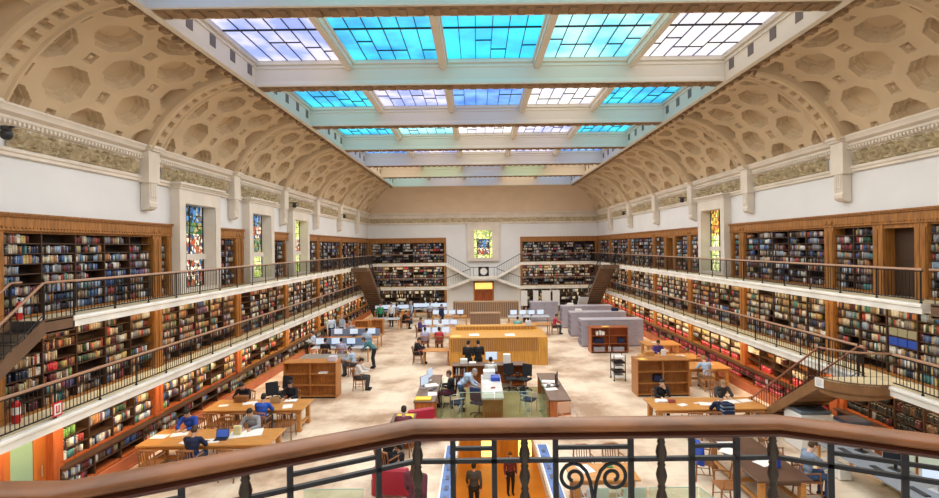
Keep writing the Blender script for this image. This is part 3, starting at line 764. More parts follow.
# end wall bookcases
for x0, x1, w in ((-9.6, -2.75, 'toward the three windows'), (3.85, 10.73, 'toward the amber window')):
    bookcase('end', x0, x1, UZ0, UZ1 - .05, 7, 'upper gallery bookcase on the end wall %s' % w, 'upper gallery, end wall ' + w, 'E', secw=.9)
    bookcase('end', x0, x1, L1T + .02, L2B - .02, 7, 'lower gallery bookcase on the end wall %s' % w, 'lower gallery, end wall ' + w, 'E', secw=.9)
    mb = MB(); mb.box(x0, D - .1, UZ1 - .06, x1, D + .3, WT - .1); mb.box(x0, D - .15, WT - .1, x1, D + .3, WT); struct(mb.build('trim_%d' % n, M_wood)); n += 1
    bookcase('end', min(x0, x1), max(x0, x1), .0, L1B - .02, 6, 'ground floor bookcase with dark boxes on the end wall %s' % w, 'ground floor, end wall ' + w, 'K', secw=1.1, wood=M_wood)
# ---------------------------------------------------------------- stairs (run along the room, hung on the gallery edge)
def staircase(label, x0, x1, yt, yb, zt, zb, n, wood, landing=None, rails=(True, True), rail=M_rail, soffit=True, lab_rail=True):
    g = empty('staircase', label, 'stairs', (x0, yt, zb)); O = Vector((x0, yt, zb))
    w = x1 - x0; run = yb - yt; dz = (zt - zb) / n; dy = run / n; s = 1 if run > 0 else -1
    st = MB().bbox((w/2, dy/2, 0), (w - .08, abs(dy) + .03, .04), b=.008).mesh('step', M_black if wood is M_brown else M_shelf)
    rs = MB().box(.04, -.012, 0, w - .04, .012, dz).mesh('riser', mat('riser_grey', (.05, .045, .045), .6))
    for i in range(n):
        o = bpy.data.objects.new('step', st); COL.objects.link(o); o.parent = g; o.location = (0, dy*i, zt - zb - dz*(i+1) + dz - .02 - dz)
        o = bpy.data.objects.new('riser', rs); COL.objects.link(o); o.parent = g; o.location = (0, dy*i, zt - zb - dz*(i+1))
    h = zt - zb
    for x in (0, w - .05):
        mb = MB(); mb.prism([(0, h + .03), (run, .0 + .18), (run, -.0), (run - s*.12, 0), (0, h - .30)], x, x + .05, 'x'); mb.build('stringer', wood, g)
    if soffit:
        mb = MB(); mb.prism([(0, h - .24), (run - s*.15, .02), (run - s*.15, -.0), (0, h - .28)], .05, w - .05, 'x'); mb.build('soffit', wood, g)
    ln = math.hypot(run, h)
    for q, x in zip(rails, (.025, w - .025)):
        if not q: continue
        mb = MB(); mb.tube([(x, -s*.25, h + .78), (x, 0, h + .78), (x, run, .80), (x, run + s*.15, .78)], .028, 8); mb.build('handrail', rail, g, smooth=50)
        mb = MB(); mb.tube([(x, 0, h + .12), (x, run, .14)], .012, 6); mb.build('lower_rail', M_iron, g)
        pb = MB().cyl((0, 0, 0), (0, 0, .74), .009, n=6).mesh('baluster', M_iron); m = int(abs(run) / .14)
        for i in range(m + 1):
            f = i / m; o = bpy.data.objects.new('baluster', pb); COL.objects.link(o); o.parent = g; o.location = (x, run*f, h*(1-f) + .03)
        pp = MB().cyl((0, 0, -.02), (0, 0, .84), .022, n=8).mesh('newel', M_iron)
        for f in (0, 1): o = bpy.data.objects.new('newel', pp); COL.objects.link(o); o.parent = g; o.location = (x, run*f, h*(1-f) + .02)
    return g, O
# oak stair from the lower gallery down to the floor, with its bowed landing
g, O = staircase('oak stair descending from the bowed landing of the lower gallery beside copiers', 8.87, 9.95, 13.06, 16.3, L1T, 0, 12, M_brown2, rail=mat('stair_rail_red', (.30, .12, .07), .35))
cur = [Vector((10.0 - 1.13 * math.sin(t * PI/2 / 8) ** 1.0, 12.16 + .90 * (1 - math.cos(t * PI/2 / 8)), 0)) for t in range(9)]
poly = [(10.75, 12.16)] + [(p.x, p.y) for p in cur] + [(8.87, 13.06), (10.75, 13.06)]
mb = MB(); mb.prism([(x - O.x, y - O.y) for x, y in poly], L1T - .03, L1T, 'z'); mb.build('landing_floor', M_walk, g)
mb = MB(); pts = [p - O for p in cur] + [Vector((8.87, 13.07, 0)) - O]
vs = []; fs = []
for i, p in enumerate(pts):
    dip = .10 * math.sin(PI * i / (len(pts) - 1))
    for q, z in ((0, L1T + .02), (0, L1T - .32 - dip), (.05, L1T - .32 - dip), (.05, L1T + .02)): vs.append((p.x + q, p.y + q*.6, z))
for i in range(len(pts) - 1):
    for k in range(4): fs.append((i*4+k, i*4+(k+1) % 4, i*4+4+(k+1) % 4, i*4+4+k))
fs += [(3,2,1,0), tuple(range(len(pts)*4-4, len(pts)*4))]
mb.add(vs, fs); mb.build('fascia', M_brown2, g)
mb = MB(); mb.prism([(x - O.x, y - O.y) for x, y in poly], L1T - .30, L1T - .26, 'z'); mb.build('landing_soffit', M_brown2, g)
mb = MB(); mb.tube([p - O + Vector((.03, .02, L1T + .78)) for p in cur] + [Vector((8.90, 13.06, L1T + .78)) - O], .028, 8); mb.build('landing_handrail', M_rail, g, smooth=50)
for p in along([p - O + Vector((.03, .02, 0)) for p in cur], .13, .05):
    mb = MB(); mb.cyl((p.x, p.y, L1T), (p.x, p.y, L1T + .76), .009, n=6); mb.build('baluster', M_iron, g)
sg = empty('notice', 'white printed notice on the corner of the oak stair landing', 'sign', (8.855, 13.0, L1T - .13), -PI/2 + .2)
mb = MB(); mb.box(-.13, -.006, -.12, .13, .006, .12); mb.build('sheet', M_paper, sg)
mb = MB()
for i in range(6): mb.box(-.09, -.008, .07 - i*.028, .09 - (.03 if i % 2 else 0), -.0055, .078 - i*.028)
mb.build('printed_lines', mat('ink_grey', (.25, .25, .3), .8), sg)
# brown stair at the near end of the window wall, upper gallery down to lower gallery
def upper_stair(side, label):
    x0, x1 = (XL + .02, SL) if side < 0 else (SR, XR - .02)
    g, O = staircase(label, x0, x1, 10.28, 7.5, L2T, L1T, 11, M_brown, rail=M_rail, soffit=True)
    mb = MB(); mb.box(0, 0, L2T - L1T - .03, x1 - x0, .76, L2T - L1T); mb.build('landing_floor', M_walk, g)
    xo = x1 - x0 - .05 if side < 0 else 0
    mb = MB(); mb.box(xo, 0, L2T - L1T - .30, xo + .05, .76, L2T - L1T + .03); mb.box(0, .02, L2T - L1T - .28, x1 - x0, .74, L2T - L1T - .24); mb.build('fascia', M_brown, g)
    mb = MB(); mb.tube([(xo + .025, 0, L2T - L1T + .78), (xo + .025, .80, L2T - L1T + .78)], .028, 8); mb.build('landing_handrail', M_rail, g, smooth=50)
    for i in range(6):
        mb = MB(); y = .08 + i*.12; mb.cyl((xo + .025, y, L2T - L1T), (xo + .025, y, L2T - L1T + .76), .009, n=6); mb.build('baluster', M_iron, g)
upper_stair(-1, 'brown stair from upper to lower gallery at the near end, wall with three windows')
upper_stair(1, 'brown stair landing at the near end of the upper gallery, wall with amber window')
# long brown stairs at the far corners, upper gallery to the floor
for x0, x1, w in ((SL + .02, SL + 1.15, 'three-window wall'), (SR - 1.15, SR - .02, 'amber-window wall')):
    g, O = staircase('long brown stair from upper gallery to floor, far corner of the %s' % w, x0, x1, 36.0, 42.6, L2T, 0, 22, M_brown, rail=M_iron)
    mb = MB(); mb.box(0, -.9, L2T - .26, x1 - x0, 0, L2T); mb.build('landing_floor', M_brown, g)
# fire equipment on the lower and upper gallery of the window wall
def extinguisher(loc, label):
    g = empty('fire_extinguisher', label, 'fire extinguisher', loc, PI/2, 'fire extinguishers')
    R_ = mat('fire_red', (.55, .015, .015), .3)
    mb = MB(); mb.lathe([(.07, 0), (.075, .02), (.075, .38), (.06, .43), (.025, .46)], n=14); mb.build('cylinder', R_, g, smooth=50)
    mb = MB(); mb.lathe([(.0765, .18), (.0765, .33)], n=14); mb.build('label_band', M_white, g)
    mb = MB(); mb.cyl((0, 0, .46), (0, 0, .52), .02); mb.bar((-.05, 0, .52), (.07, 0, .55), .025, .015); mb.build('valve', M_black, g)
    mb = MB(); mb.tube([(.02, 0, .5), (.09, -.02, .46), (.10, -.03, .3), (.09, -.03, .12)], .012, 6); mb.build('hose', M_black, g); return g
extinguisher((XL + .16, 10.25, L1T + .02), 'red fire extinguisher with white band standing on the lower gallery')
extinguisher((XL + .13, 10.38, L2T + .02), 'red fire extinguisher on the upper gallery by the brown stair').scale = (.7, .7, .8)
sg = empty('hose_sign', 'small white sign with a red border and red mark on lower gallery railing', 'sign', (SL + .0, 10.55, L1T + .20), PI/2)
mb = MB(); mb.box(-.12, -.01, -.15, .12, 0, .15); mb.build('plate', mat('sign_red', (.6, .02, .02), .4), sg)
mb = MB(); mb.box(-.085, -.014, -.115, .085, -.01, .115); mb.build('face', M_white, sg)
mb = MB(); mb.box(-.045, -.018, -.07, -.015, -.014, .08); mb.box(.015, -.018, -.07, .045, -.014, .08); mb.box(-.045, -.018, -.08, .045, -.014, -.05); mb.build('mark', mat('sign_red', (.6, .02, .02)), sg)

# ---------------------------------------------------------------- the balcony where the view is taken from
RT = 5.375
path = [(-4.2, 1.02, 0), (-.857, 1.02, 0), (-.18, 1.37, 0), (.815, 1.37, 0), (1.49, 1.02, 0), (4.9, 1.02, 0)]
g = empty('balcony_railing', 'polished mahogany balcony handrail on black wrought iron with scrolls, in the foreground', 'railing', (.315, 1.37, 4.43))
O = Vector((.315, 1.37, 4.43)); P0 = [Vector((x, y, 0)) - Vector((O.x, O.y, 0)) for x, y, z in path]
zt = RT - O.z
prof = [(.040*math.sin(a), zt - .015 + .015*math.cos(a)) for a in [(-PI*.62 + i*PI*1.24/12) for i in range(13)]]
prof = [(-.022, zt - .030), (-.032, zt - .026)] + prof + [(.032, zt - .026), (.022, zt - .030)]
mb = MB(); mb.sweep(prof, P0); mb.build('handrail', M_mahog, g, smooth=50)
mb = MB(); mb.sweep([(-.027, zt - .047), (-.033, zt - .043), (-.033, zt - .037), (-.022, zt - .029), (.022, zt - .029), (.033, zt - .037), (.033, zt - .043), (.027, zt - .047), (.016, zt - .050), (-.016, zt - .050)], P0); mb.build('lower_moulding', M_mahogd, g, smooth=30)
z1, z2 = 5.263 - O.z, 5.297 - O.z
flat = lambda z, t: [(-.006, z - t/2), (-.006, z + t/2), (.006, z + t/2), (.006, z - t/2)]
mb = MB(); mb.sweep(flat(z1, .011), P0); mb.build('middle_rail', M_iron, g)
mb = MB(); mb.sweep(flat(.10, .024), P0); mb.build('bottom_rail', M_iron, g)
bar = MB().box(-.0072, -.006, .0, .0072, .006, zt - .046).mesh('baluster', M_iron)
fancy = [(.016, 0)]; z = .02
while z < zt - .115:
    fancy += [(.009, z), (.0125, z + .010), (.0155, z + .024), (.0125, z + .038), (.009, z + .048), (.0115, z + .053), (.009, z + .058)]; z += .062
orn = MB().lathe(fancy + [(.010, zt - .046)], n=10).mesh('ornate_post', M_bronze, 60)
def putp(nm, me, x, y, r=0):
    o = bpy.data.objects.new(nm, me); COL.objects.link(o); o.parent = g; o.location = (x - O.x, y - O.y, 0); o.rotation_euler = (0, 0, r); return o
for x in (-.17, .123, .4976, .803): putp('ornate_post', orn, x, 1.37)
for x in (-.073, .04, .208, .414, .581, .704): putp('baluster', bar, x, 1.37)
for a, b in ((-.073, .04), (.208, .414), (.581, .704)):
    mb = MB(); mb.box(a - O.x, -.005, z2 - .005, b - O.x, .005, z2 + .005); mb.build('upper_rail', M_iron, g)
def scroll(cx, s, z0):
    """wrought C-scroll: a spiral of 1.6 turns ending in a stem"""
    c = Vector((cx, 0, z0)); pts = []
    for i in range(46):
        f = i / 45; a = 1.6 * 2*PI * f; r = .009 + .031 * f
        pts.append(c + Vector((s * r * math.cos(PI*.3 - a) * -1, 0, r * math.sin(PI*.3 - a) * -1)))
    return pts
for cx, s in ((.2568, 1), (.3652, -1)):
    c = Vector((cx - O.x, 0, 5.2135 - O.z)); pts = []
    N = 50
    for i in range(N):      # inner end to the crown of the scroll, clockwise for s=1
        f = i / (N - 1); a = -PI*.5 - 2*PI*1.45*(1 - f) + 0; r = .008 + .031 * f
        ang = PI*.5 - (1 - f) * 2*PI*1.45 * -1
        pts.append(c + Vector((s * r * math.cos(ang), 0, r * math.sin(ang))))
    pts += [c + Vector((s*.018, 0, .034)), c + Vector((s*.034, 0, .018)), c + Vector((s*.045, 0, -.010)), c + Vector((s*.0515, 0, -.05)), c + Vector((s*.053, 0, -.10)), c + Vector((s*.053, 0, -.30))]
    mb = MB(); mb.tube(pts, .0052, 8); mb.build('scroll', M_iron, g, smooth=60)
# canted and straight sides
def side_posts(a, b, items, panels):
    A, B = Vector(a), Vector(b); r = math.atan2(B.y - A.y, B.x - A.x)
    for f, nm in items:
        p = A + (B - A) * f; putp(nm, orn if nm == 'ornate_post' else bar, p.x, p.y, r)
    for f0, f1 in panels:
        p, q = A + (B - A) * f0, A + (B - A) * f1
        mb = MB(); mb.bar((p.x - O.x, p.y - O.y, z2), (q.x - O.x, q.y - O.y, z2), .010, .010); mb.build('upper_rail', M_iron, g)
side_posts((-.18, 1.37, 0), (-.857, 1.02, 0), [(.13, 'baluster'), (.42, 'baluster'), (.55, 'ornate_post'), (.72, 'baluster'), (.97, 'baluster')], [(.13, .42), (.72, .97)])
side_posts((.815, 1.37, 0), (1.49, 1.02, 0), [(.16, 'baluster'), (.36, 'baluster'), (.53, 'baluster'), (.75, 'ornate_post'), (.97, 'baluster')], [(.16, .53), (.53, .97)])
for i in range(12):
    for sx, x in ((-1, -.98 - i*.27), (1, 1.61 + i*.27)): putp('ornate_post' if i % 4 == 2 else 'baluster', orn if i % 4 == 2 else bar, x, 1.02)
gb = empty('balcony', 'stone balcony floor under the mahogany handrail in the foreground', 'balcony', (.315, .9, 4.43))
mb = MB(); mb.prism([(-10.0, -2.1), (-10.0, .18), (-1.2, .18), (-.5, .55), (.5, .55), (1.2, .18), (10.4, .18), (10.4, -2.1)], -.25, 0, 'z'); mb.build('slab', M_slab, gb)
# ---------------------------------------------------------------- furniture prototypes
def reading_table(x0, x1, y0, y1, label, top=None, h=.75, group='long reading tables', rotz=0):
    cx, cy = (x0 + x1)/2, (y0 + y1)/2; w, d = x1 - x0, y1 - y0; top = top or M_table
    g = empty('reading_table', label, 'table', (cx, cy, 0), rotz, group)
    MB().bbox((0, 0, h - .025), (w, d, .05), b=.012).build('tabletop', top, g)
    mb = MB(); mb.box(-w/2+.14, -d/2+.10, h-.15, w/2-.14, -d/2+.13, h-.05); mb.box(-w/2+.14, d/2-.13, h-.15, w/2-.14, d/2-.10, h-.05)
    mb.box(-w/2+.12, -d/2+.12, h-.15, -w/2+.15, d/2-.12, h-.05); mb.box(w/2-.15, -d/2+.12, h-.15, w/2-.12, d/2-.12, h-.05); mb.build('apron', top, g)
    lm = MB().bbox((0, 0, (h-.05)/2 + .03), (.13, .13, h - .11), b=.015).bbox((0, 0, .03), (.16, .16, .06), b=.01).mesh('leg', M_table)
    for sx in (-1, 1):
        for sy in (-1, 1): o = bpy.data.objects.new('leg', lm); COL.objects.link(o); o.parent = g; o.location = (sx*(w/2-.16), sy*(d/2-.16), 0)
    mb = MB(); mb.box(-w/2+.2, -.04, .16, w/2-.2, .04, .24)
    for sx in (-1, 1): mb.box(sx*(w/2-.16)-.03, -d/2+.2, .16, sx*(w/2-.16)+.03, d/2-.2, .24)
    mb.build('stretcher', M_table, g)
    return g
M_chair = mat('chair_wood', (.30, .12, .04), .4, noise=(4, .25))
def proto_chair():
    g = empty('reading_chair', 'x', 'chair')
    MB().bbox((0, 0, .435), (.46, .44, .035), b=.012).build('seat', M_chair, g)
    for sx in (-1, 1):
        MB().cyl((sx*.19, -.18, .42), (sx*.205, -.20, 0), .022, .016).build('leg', M_chair, g, smooth=50)
        MB().tube([(sx*.19, .18, .42), (sx*.205, .22, 0)], .02, 8).build('leg', M_chair, g, smooth=50)
        MB().tube([(sx*.20, .19, .44), (sx*.205, .22, .66), (sx*.20, .26, .84)], .018, 8).build('back_post', M_chair, g, smooth=50)
        mb = MB(); mb.tube([(sx*.225, .21, .64), (sx*.25, 0, .66), (sx*.24, -.15, .655)], .018, 8); mb.cyl((sx*.235, -.13, .65), (sx*.215, -.15, .44), .014); mb.build('armrest', M_chair, g, smooth=50)
    mb = MB(); mb.tube([(-.21, .255, .83), (-.10, .285, .85), (.10, .285, .85), (.21, .255, .83)], .030, 8); mb.build('top_rail', M_chair, g, smooth=50)
    for x in (-.12, -.06, 0, .06, .12): MB().bar((x, .20, .45), (x, .275, .83), .022, .012).build('back_slat', M_chair, g)
    mb = MB()
    for sx in (-1, 1): mb.cyl((sx*.198, -.185, .18), (sx*.2, .205, .18), .011)
    mb.cyl((-.2, 0, .18), (.2, 0, .18), .011); mb.build('stretcher', M_chair, g)
    return g
CH = proto_chair(); ch_used = [False]
def chair(x, y, rz, label, m=None, group='wooden reading chairs'):
    if not ch_used[0]: ch_used[0] = True; o = CH; o.location = (x, y, 0); o.rotation_euler = (0, 0, rz); o['label'] = label; o['group'] = group
    else: o = copy_tree(CH, (x, y, 0), rz, label, group)
    if m:
        for c in o.children: matswap(c, m)
    return o
def proto_office():
    g = empty('office_chair', 'x', 'chair')
    MB().bbox((0, 0, .47), (.48, .46, .08), b=.03).build('seat', M_blackf, g)
    MB().bbox((0, .235, .80), (.43, .06, .48), Matrix.Rotation(-.12, 3, 'X'), b=.03).build('backrest', M_blackf, g)
    mb = MB(); mb.bar((0, .16, .44), (0, .25, .66), .06, .02); mb.build('back_bar', M_black, g)
    MB().cyl((0, 0, .10), (0, 0, .44), .028).build('column', M_silver, g)
    for i in range(5):
        a = i*2*PI/5 + .3; mb = MB(); mb.bar((0, 0, .11), (.29*math.cos(a), .29*math.sin(a), .07), .045, .03); l = mb.build('leg', M_black, g)
        MB().cyl((.29*math.cos(a)-.015, .29*math.sin(a), .03), (.29*math.cos(a)+.015, .29*math.sin(a), .03), .03, n=10).build('caster', M_black, l)
    for sx in (-1, 1): mb = MB(); mb.tube([(sx*.22, .05, .47), (sx*.27, .05, .55), (sx*.27, .05, .66)], .014, 6); mb.bbox((sx*.27, .0, .67), (.05, .24, .03)); mb.build('armrest', M_black, g)
    return g
OC = proto_office(); oc_used = [False]
def office(x, y, rz, label, m=None):
    if not oc_used[0]: oc_used[0] = True; o = OC; o.location = (x, y, 0); o.rotation_euler = (0, 0, rz); o['label'] = label; o['group'] = 'office chairs'
    else: o = copy_tree(OC, (x, y, 0), rz, label, 'office chairs')
    for c in o.children:
        if c.name.startswith(('seat', 'backrest')): matswap(c, m or M_blackf)
    return o
def proto_tube_chair():
    """upholstered visitor chair on a bent steel frame"""
    g = empty('visitor_chair', 'x', 'chair')
    MB().bbox((0, 0, .45), (.46, .44, .06), b=.02).build('seat', M_blackf, g)
    MB().bbox((0, .22, .72), (.44, .04, .34), Matrix.Rotation(-.15, 3, 'X'), b=.02).build('backrest', M_blackf, g)
    for sx in (-1, 1):
        MB().tube([(sx*.24, -.20, 0), (sx*.24, -.20, .64), (sx*.24, .20, .66), (sx*.24, .22, .42), (sx*.24, .24, 0)], .012, 6).build('leg', M_silver, g, smooth=50)
        MB().tube([(sx*.23, .2, .44), (sx*.22, .26, .86)], .011, 6).build('back_tube', M_silver, g)
    return g
TC = proto_tube_chair(); tc_used = [False]
def visitor(x, y, rz, label, m=None):
    if not tc_used[0]: tc_used[0] = True; o = TC; o.location = (x, y, 0); o.rotation_euler = (0, 0, rz); o['label'] = label; o['group'] = 'visitor chairs'
    else: o = copy_tree(TC, (x, y, 0), rz, label, 'visitor chairs')
    if m:
        for c in o.children:
            if c.name.startswith(('seat', 'backrest')): matswap(c, m)
    return o
M_screen = mat('screen_blue_white', (.5, .6, .75), .2, emit=.5, ecol=(.62, .75, .95))
M_screend = mat('screen_dark', (.02, .025, .035), .12)
def proto_monitor():
    g = empty('monitor', 'x', 'computer monitor')
    MB().bbox((0, 0, .30), (.50, .04, .33), b=.01).build('housing', M_black, g)
    MB().box(-.23, -.0225, .15, .23, -.0205, .45).build('screen', M_screen, g)
    mb = MB(); mb.bar((0, .02, .02), (0, .03, .28), .06, .03, up=(0, 1, 0)); mb.build('stand', M_black, g)
    MB().bbox((0, .02, .01), (.24, .18, .02)).build('base', M_black, g)
    return g
MO = proto_monitor(); mo_used = [False]
def monitor(x, y, z, rz, label, lit=True, body=None):
    if not mo_used[0]: mo_used[0] = True; o = MO; o.location = (x, y, z); o.rotation_euler = (0, 0, rz); o['label'] = label; o['group'] = 'computer monitors'
    else: o = copy_tree(MO, (x, y, z), rz, label, 'computer monitors')
    for c in o.children:
        if c.name.startswith('screen') and not lit: matswap(c, M_screend)
        if c.name.startswith(('housing', 'stand', 'base')): matswap(c, body or M_black)
        if lit and c.name.startswith('screen'): matswap(c, M_screen)
    return o
def keyboard(x, y, z, rz, label):
    g = empty('keyboard', label, 'keyboard', (x, y, z), rz, 'keyboards')
    MB().bbox((0, 0, .012), (.42, .14, .02)).build('case', M_black, g)
    mb = MB()
    for i in range(12):
        for j in range(4): mb.box(-.19 + i*.032, -.055 + j*.029, .022, -.165 + i*.032, -.033 + j*.029, .028)
    mb.build('keys', mat('key_grey', (.08, .08, .09), .5), g)
def laptop(x, y, z, rz, label, lid=None, col=None):
    g = empty('laptop', label, 'laptop', (x, y, z), rz, 'laptops')
    MB().bbox((0, 0, .01), (.33, .23, .02)).build('base', col or M_black, g)
    MB().box(-.14, -.06, .0205, .14, .06, .022).build('keys', M_black, g)
    l = MB().bbox((0, .135, .12), (.33, .012, .22), Matrix.Rotation(-.25, 3, 'X')).build('lid', col or M_black, g)
    MB().bbox((0, .127, .12), (.30, .006, .19), Matrix.Rotation(-.25, 3, 'X'), b=.001).build('screen', lid or M_screend, l)
    return g
def paper(x, y, z, rz, label, w=.21, h=.297, m=None, group='loose papers on the tables'):
    mb = MB(); n = 5; vs = []
    for i in range(n + 1):
        for t in (0, .0015):
            for sx in (-1, 1): vs.append((sx*w/2, -h/2 + h*i/n, t + .004 * math.sin(PI*i/n)))
    fs = []
    for i in range(n):
        a, b = i*4, i*4 + 4; fs += [(a+2, a+3, b+3, b+2), (a, b, b+1, a+1), (a, a+2, b+2, b), (a+1, b+1, b+3, a+3)]
    fs += [(0, 1, 3, 2), (n*4, n*4+2, n*4+3, n*4+1)]
    mb.add(vs, fs); o = mb.build('paper_sheet', m or M_paper, loc=(x, y, z), rotz=rz); return tag(o, label, 'paper', group)
def open_book(x, y, z, rz, label, w=.40, h=.28):
    g = empty('open_book', label, 'book', (x, y, z), rz, 'open books on the tables')
    MB().box(-w/2 - .005, -h/2 - .005, 0, w/2 + .005, h/2 + .005, .006).build('cover', M_brown, g)
    for s in (-1, 1):
        mb = MB(); pr = [(0, .006), (s*w/2, .006), (s*w/2, .016), (s*w*.3, .030), (s*w*.08, .028), (0, .012)]
        mb.prism(pr, -h/2, h/2, 'y'); mb.build('page_block', M_paper, g)
    return g
def box_thing(name, cat, label, c, sz, m, rz=0, group=None, lid=None):
    g = empty(name, label, cat, c, rz, group)
    MB().bbox((0, 0, sz[2]/2), sz, b=.01).build('body', m, g)
    if lid: MB().bbox((0, 0, sz[2] + .012), (sz[0] + .02, sz[1] + .02, .03), b=.008).build('lid', lid, g)
    return g
def low_bookcase(x0, x1, y0, y1, h, label, wood, cols=2, rows=3, rz=0, face='S'):
    g = empty('low_bookcase', label, 'bookcase', ((x0+x1)/2, (y0+y1)/2, 0), rz, 'free-standing low bookcases'); w, d = x1 - x0, y1 - y0
    for s in (-1, 1): mb = MB(); x = s*(w/2 - .02); mb.box(x - .02, -d/2, 0, x + .02, d/2, h - .03); mb.build('side_panel', wood, g)
    MB().bbox((0, 0, h - .015), (w + .03, d + .02, .035), b=.008).build('top', wood, g)
    mb = MB(); mb.box(-w/2+.04, -.012, .06, w/2-.04, .012, h - .03); mb.build('back_panel', wood, g)
    mb = MB(); mb.box(-w/2+.04, -d/2+.02, 0, w/2-.04, d/2-.02, .06); mb.build('kickboard', M_dark, g)
    for i in range(1, cols):
        mb = MB(); x = -w/2 + w*i/cols; mb.box(x - .014, -d/2 + .01, .06, x + .014, d/2 - .01, h - .03); mb.build('divider', wood, g)
    for r in range(rows):
        z = .06 + (h - .09)*r/rows; mb = MB(); mb.box(-w/2 + .04, -d/2 + .015, z, w/2 - .04, d/2 - .015, z + .024); mb.build('shelf', wood, g)
    return g
def steel_range(x0, x1, y0, y1, h, label, n=4):
    g = empty('steel_cabinet', label, 'cabinet', ((x0+x1)/2, (y0+y1)/2, 0), 0, 'lilac grey steel cabinet ranges'); w, d = x1-x0, y1-y0
    m = mat('lilac_steel', (.40, .37, .43), .5, .1, noise=(2, .08)); m2 = mat('lilac_steel_dark', (.20, .18, .23), .5)
    MB().box(-w/2, -d/2 + .03, .05, w/2, d/2 - .03, h - .03).build('carcass', m, g)
    MB().bbox((0, 0, h - .015), (w + .03, d, .03)).build('top', mat('lilac_top', (.50, .48, .55), .4), g)
    MB().box(-w/2 + .03, -d/2 + .06, 0, w/2 - .03, d/2 - .06, .05).build('kickboard', m2, g)
    sw = w / n
    for i in range(n):
        for r in range(4):
            z = .08 + (h - .14)*r/4; dr = MB().bbox((-w/2 + sw*(i+.5), -d/2 + .02, z + (h-.14)/8), (sw - .03, .03, (h-.14)/4 - .03), b=.006).build('drawer', m, g)
            MB().box(-w/2 + sw*(i+.5) - .06, -d/2 - .012, z + (h-.14)/8 + .02, -w/2 + sw*(i+.5) + .06, -d/2 + .005, z + (h-.14)/8 + .045).build('drawer_pull', m2, dr)
    # end shelves seen from the aisle
    for r in range(4):
        z = .12 + (h - .2)*r/4; MB().box(-w/2 - .03, -d/2 + .08, z, -w/2 - .0, d/2 - .08, z + (h-.2)/4 - .08).build('end_shelf_recess', m2, g)
    return g
# ---------------------------------------------------------------- near tables under the three-window wall
T1 = reading_table(-9.0, -5.5, 13.05, 14.25, 'long oak reading table nearest the stairwell with a blue laptop on it, beside low shelves')
T2 = reading_table(-8.8, -5.6, 15.85, 17.0, 'long oak reading table just in front of the orange low bookcase, readers around it')
T3 = reading_table(5.45, 9.0, 15.4, 16.6, 'long oak reading table in front of the empty low bookcase, striped backpack reader')
tbl = 'table with the blue laptop'
for i, (x, y, r, t) in enumerate([(-8.35, 12.75, PI, 'first chair along the near side of the laptop table, from the shelves'), (-7.35, 12.72, PI, 'chair of the reader in navy at the laptop table'), (-6.35, 12.75, PI-.1, 'empty slatted chair at the near side of the laptop table, aisle end'),
    (-8.35, 14.6, 0, 'chair of the reader in bright blue beside the shelves, far side of laptop table'), (-7.5, 14.65, .1, 'empty chair in the middle of the far side of the laptop table'), (-6.55, 14.6, 0, 'chair of the newspaper reader in grey, far side of laptop table'),
    (-8.2, 15.5, PI, 'empty chair, near side of the second oak table, by the shelves'), (-7.4, 15.5, PI+.1, 'empty chair, near side of the second oak table, middle'), (-6.75, 15.5, PI, 'chair of the reader in a royal blue jacket'), (-5.95, 15.48, PI, 'empty slatted chair at the aisle end of the second oak table'),
    (-8.1, 17.4, 0, 'chair of the reader in black leaning over papers, far side of second table'), (-6.5, 17.4, 0, 'chair of the black-clad reader with a white book'),
    (6.15, 16.95, 0, 'chair of the man in black resting his chin'), (7.35, 15.05, PI, 'chair of the reader with a striped backpack'), (8.15, 16.95, 0, 'chair of the reader in grey opposite the striped backpack'), (6.4, 15.05, PI, 'empty chair on the near side of the right oak table, aisle end'), (6.95, 15.08, PI, 'empty chair next to the reader with a striped backpack'), (8.3, 15.05, PI, 'empty chair on the near side of the right oak table, shelf end')]):
    chair(x, y, r, t)
laptop(-6.95, 13.45, .75, .15, 'laptop with a blue screen on the oak table before the navy reader', lid=mat('screen_deep_blue', (.03, .06, .25), .2, emit=.5, ecol=(.06, .14, .5)))
for i, (x, y, r, t, w, h) in enumerate([(-8.3, 13.85, .3, 'white papers by the reader in bright blue', .42, .30), (-7.75, 13.35, -.3, 'white sheet beside the navy reader', .30, .42), (-7.15, 13.35, .2, 'white sheet under the laptop edge', .42, .32), (-8.75, 13.7, 0, 'white sheet at the shelf end of the laptop table', .4, .3),
    (-7.6, 16.6, .4, 'crumpled white papers before the reader in black', .45, .32), (-7.2, 16.45, -.2, 'white sheets in the middle of the second oak table', .42, .30), (-8.35, 16.35, .2, 'white sheet at the shelf end of the second oak table', .3, .2), (-6.2, 16.2, .3, 'pale sheet near the aisle end of the second oak table', .3, .42),
    (5.85, 16.2, .1, 'white sheet before the man in black', .3, .21), (6.45, 15.85, .5, 'white sheet in the middle of the right oak table', .3, .21), (6.95, 16.0, .2, 'small white slip on the right oak table', .15, .1), (7.3, 15.9, -.2, 'white papers before the striped backpack reader', .55, .35), (8.05, 16.1, .1, 'white papers before the reader in grey', .6, .35), (8.6, 16.2, .25, 'white sheet at the shelf end of the right oak table', .42, .3)]):
    paper(x, y, .752, r, t, w, h)
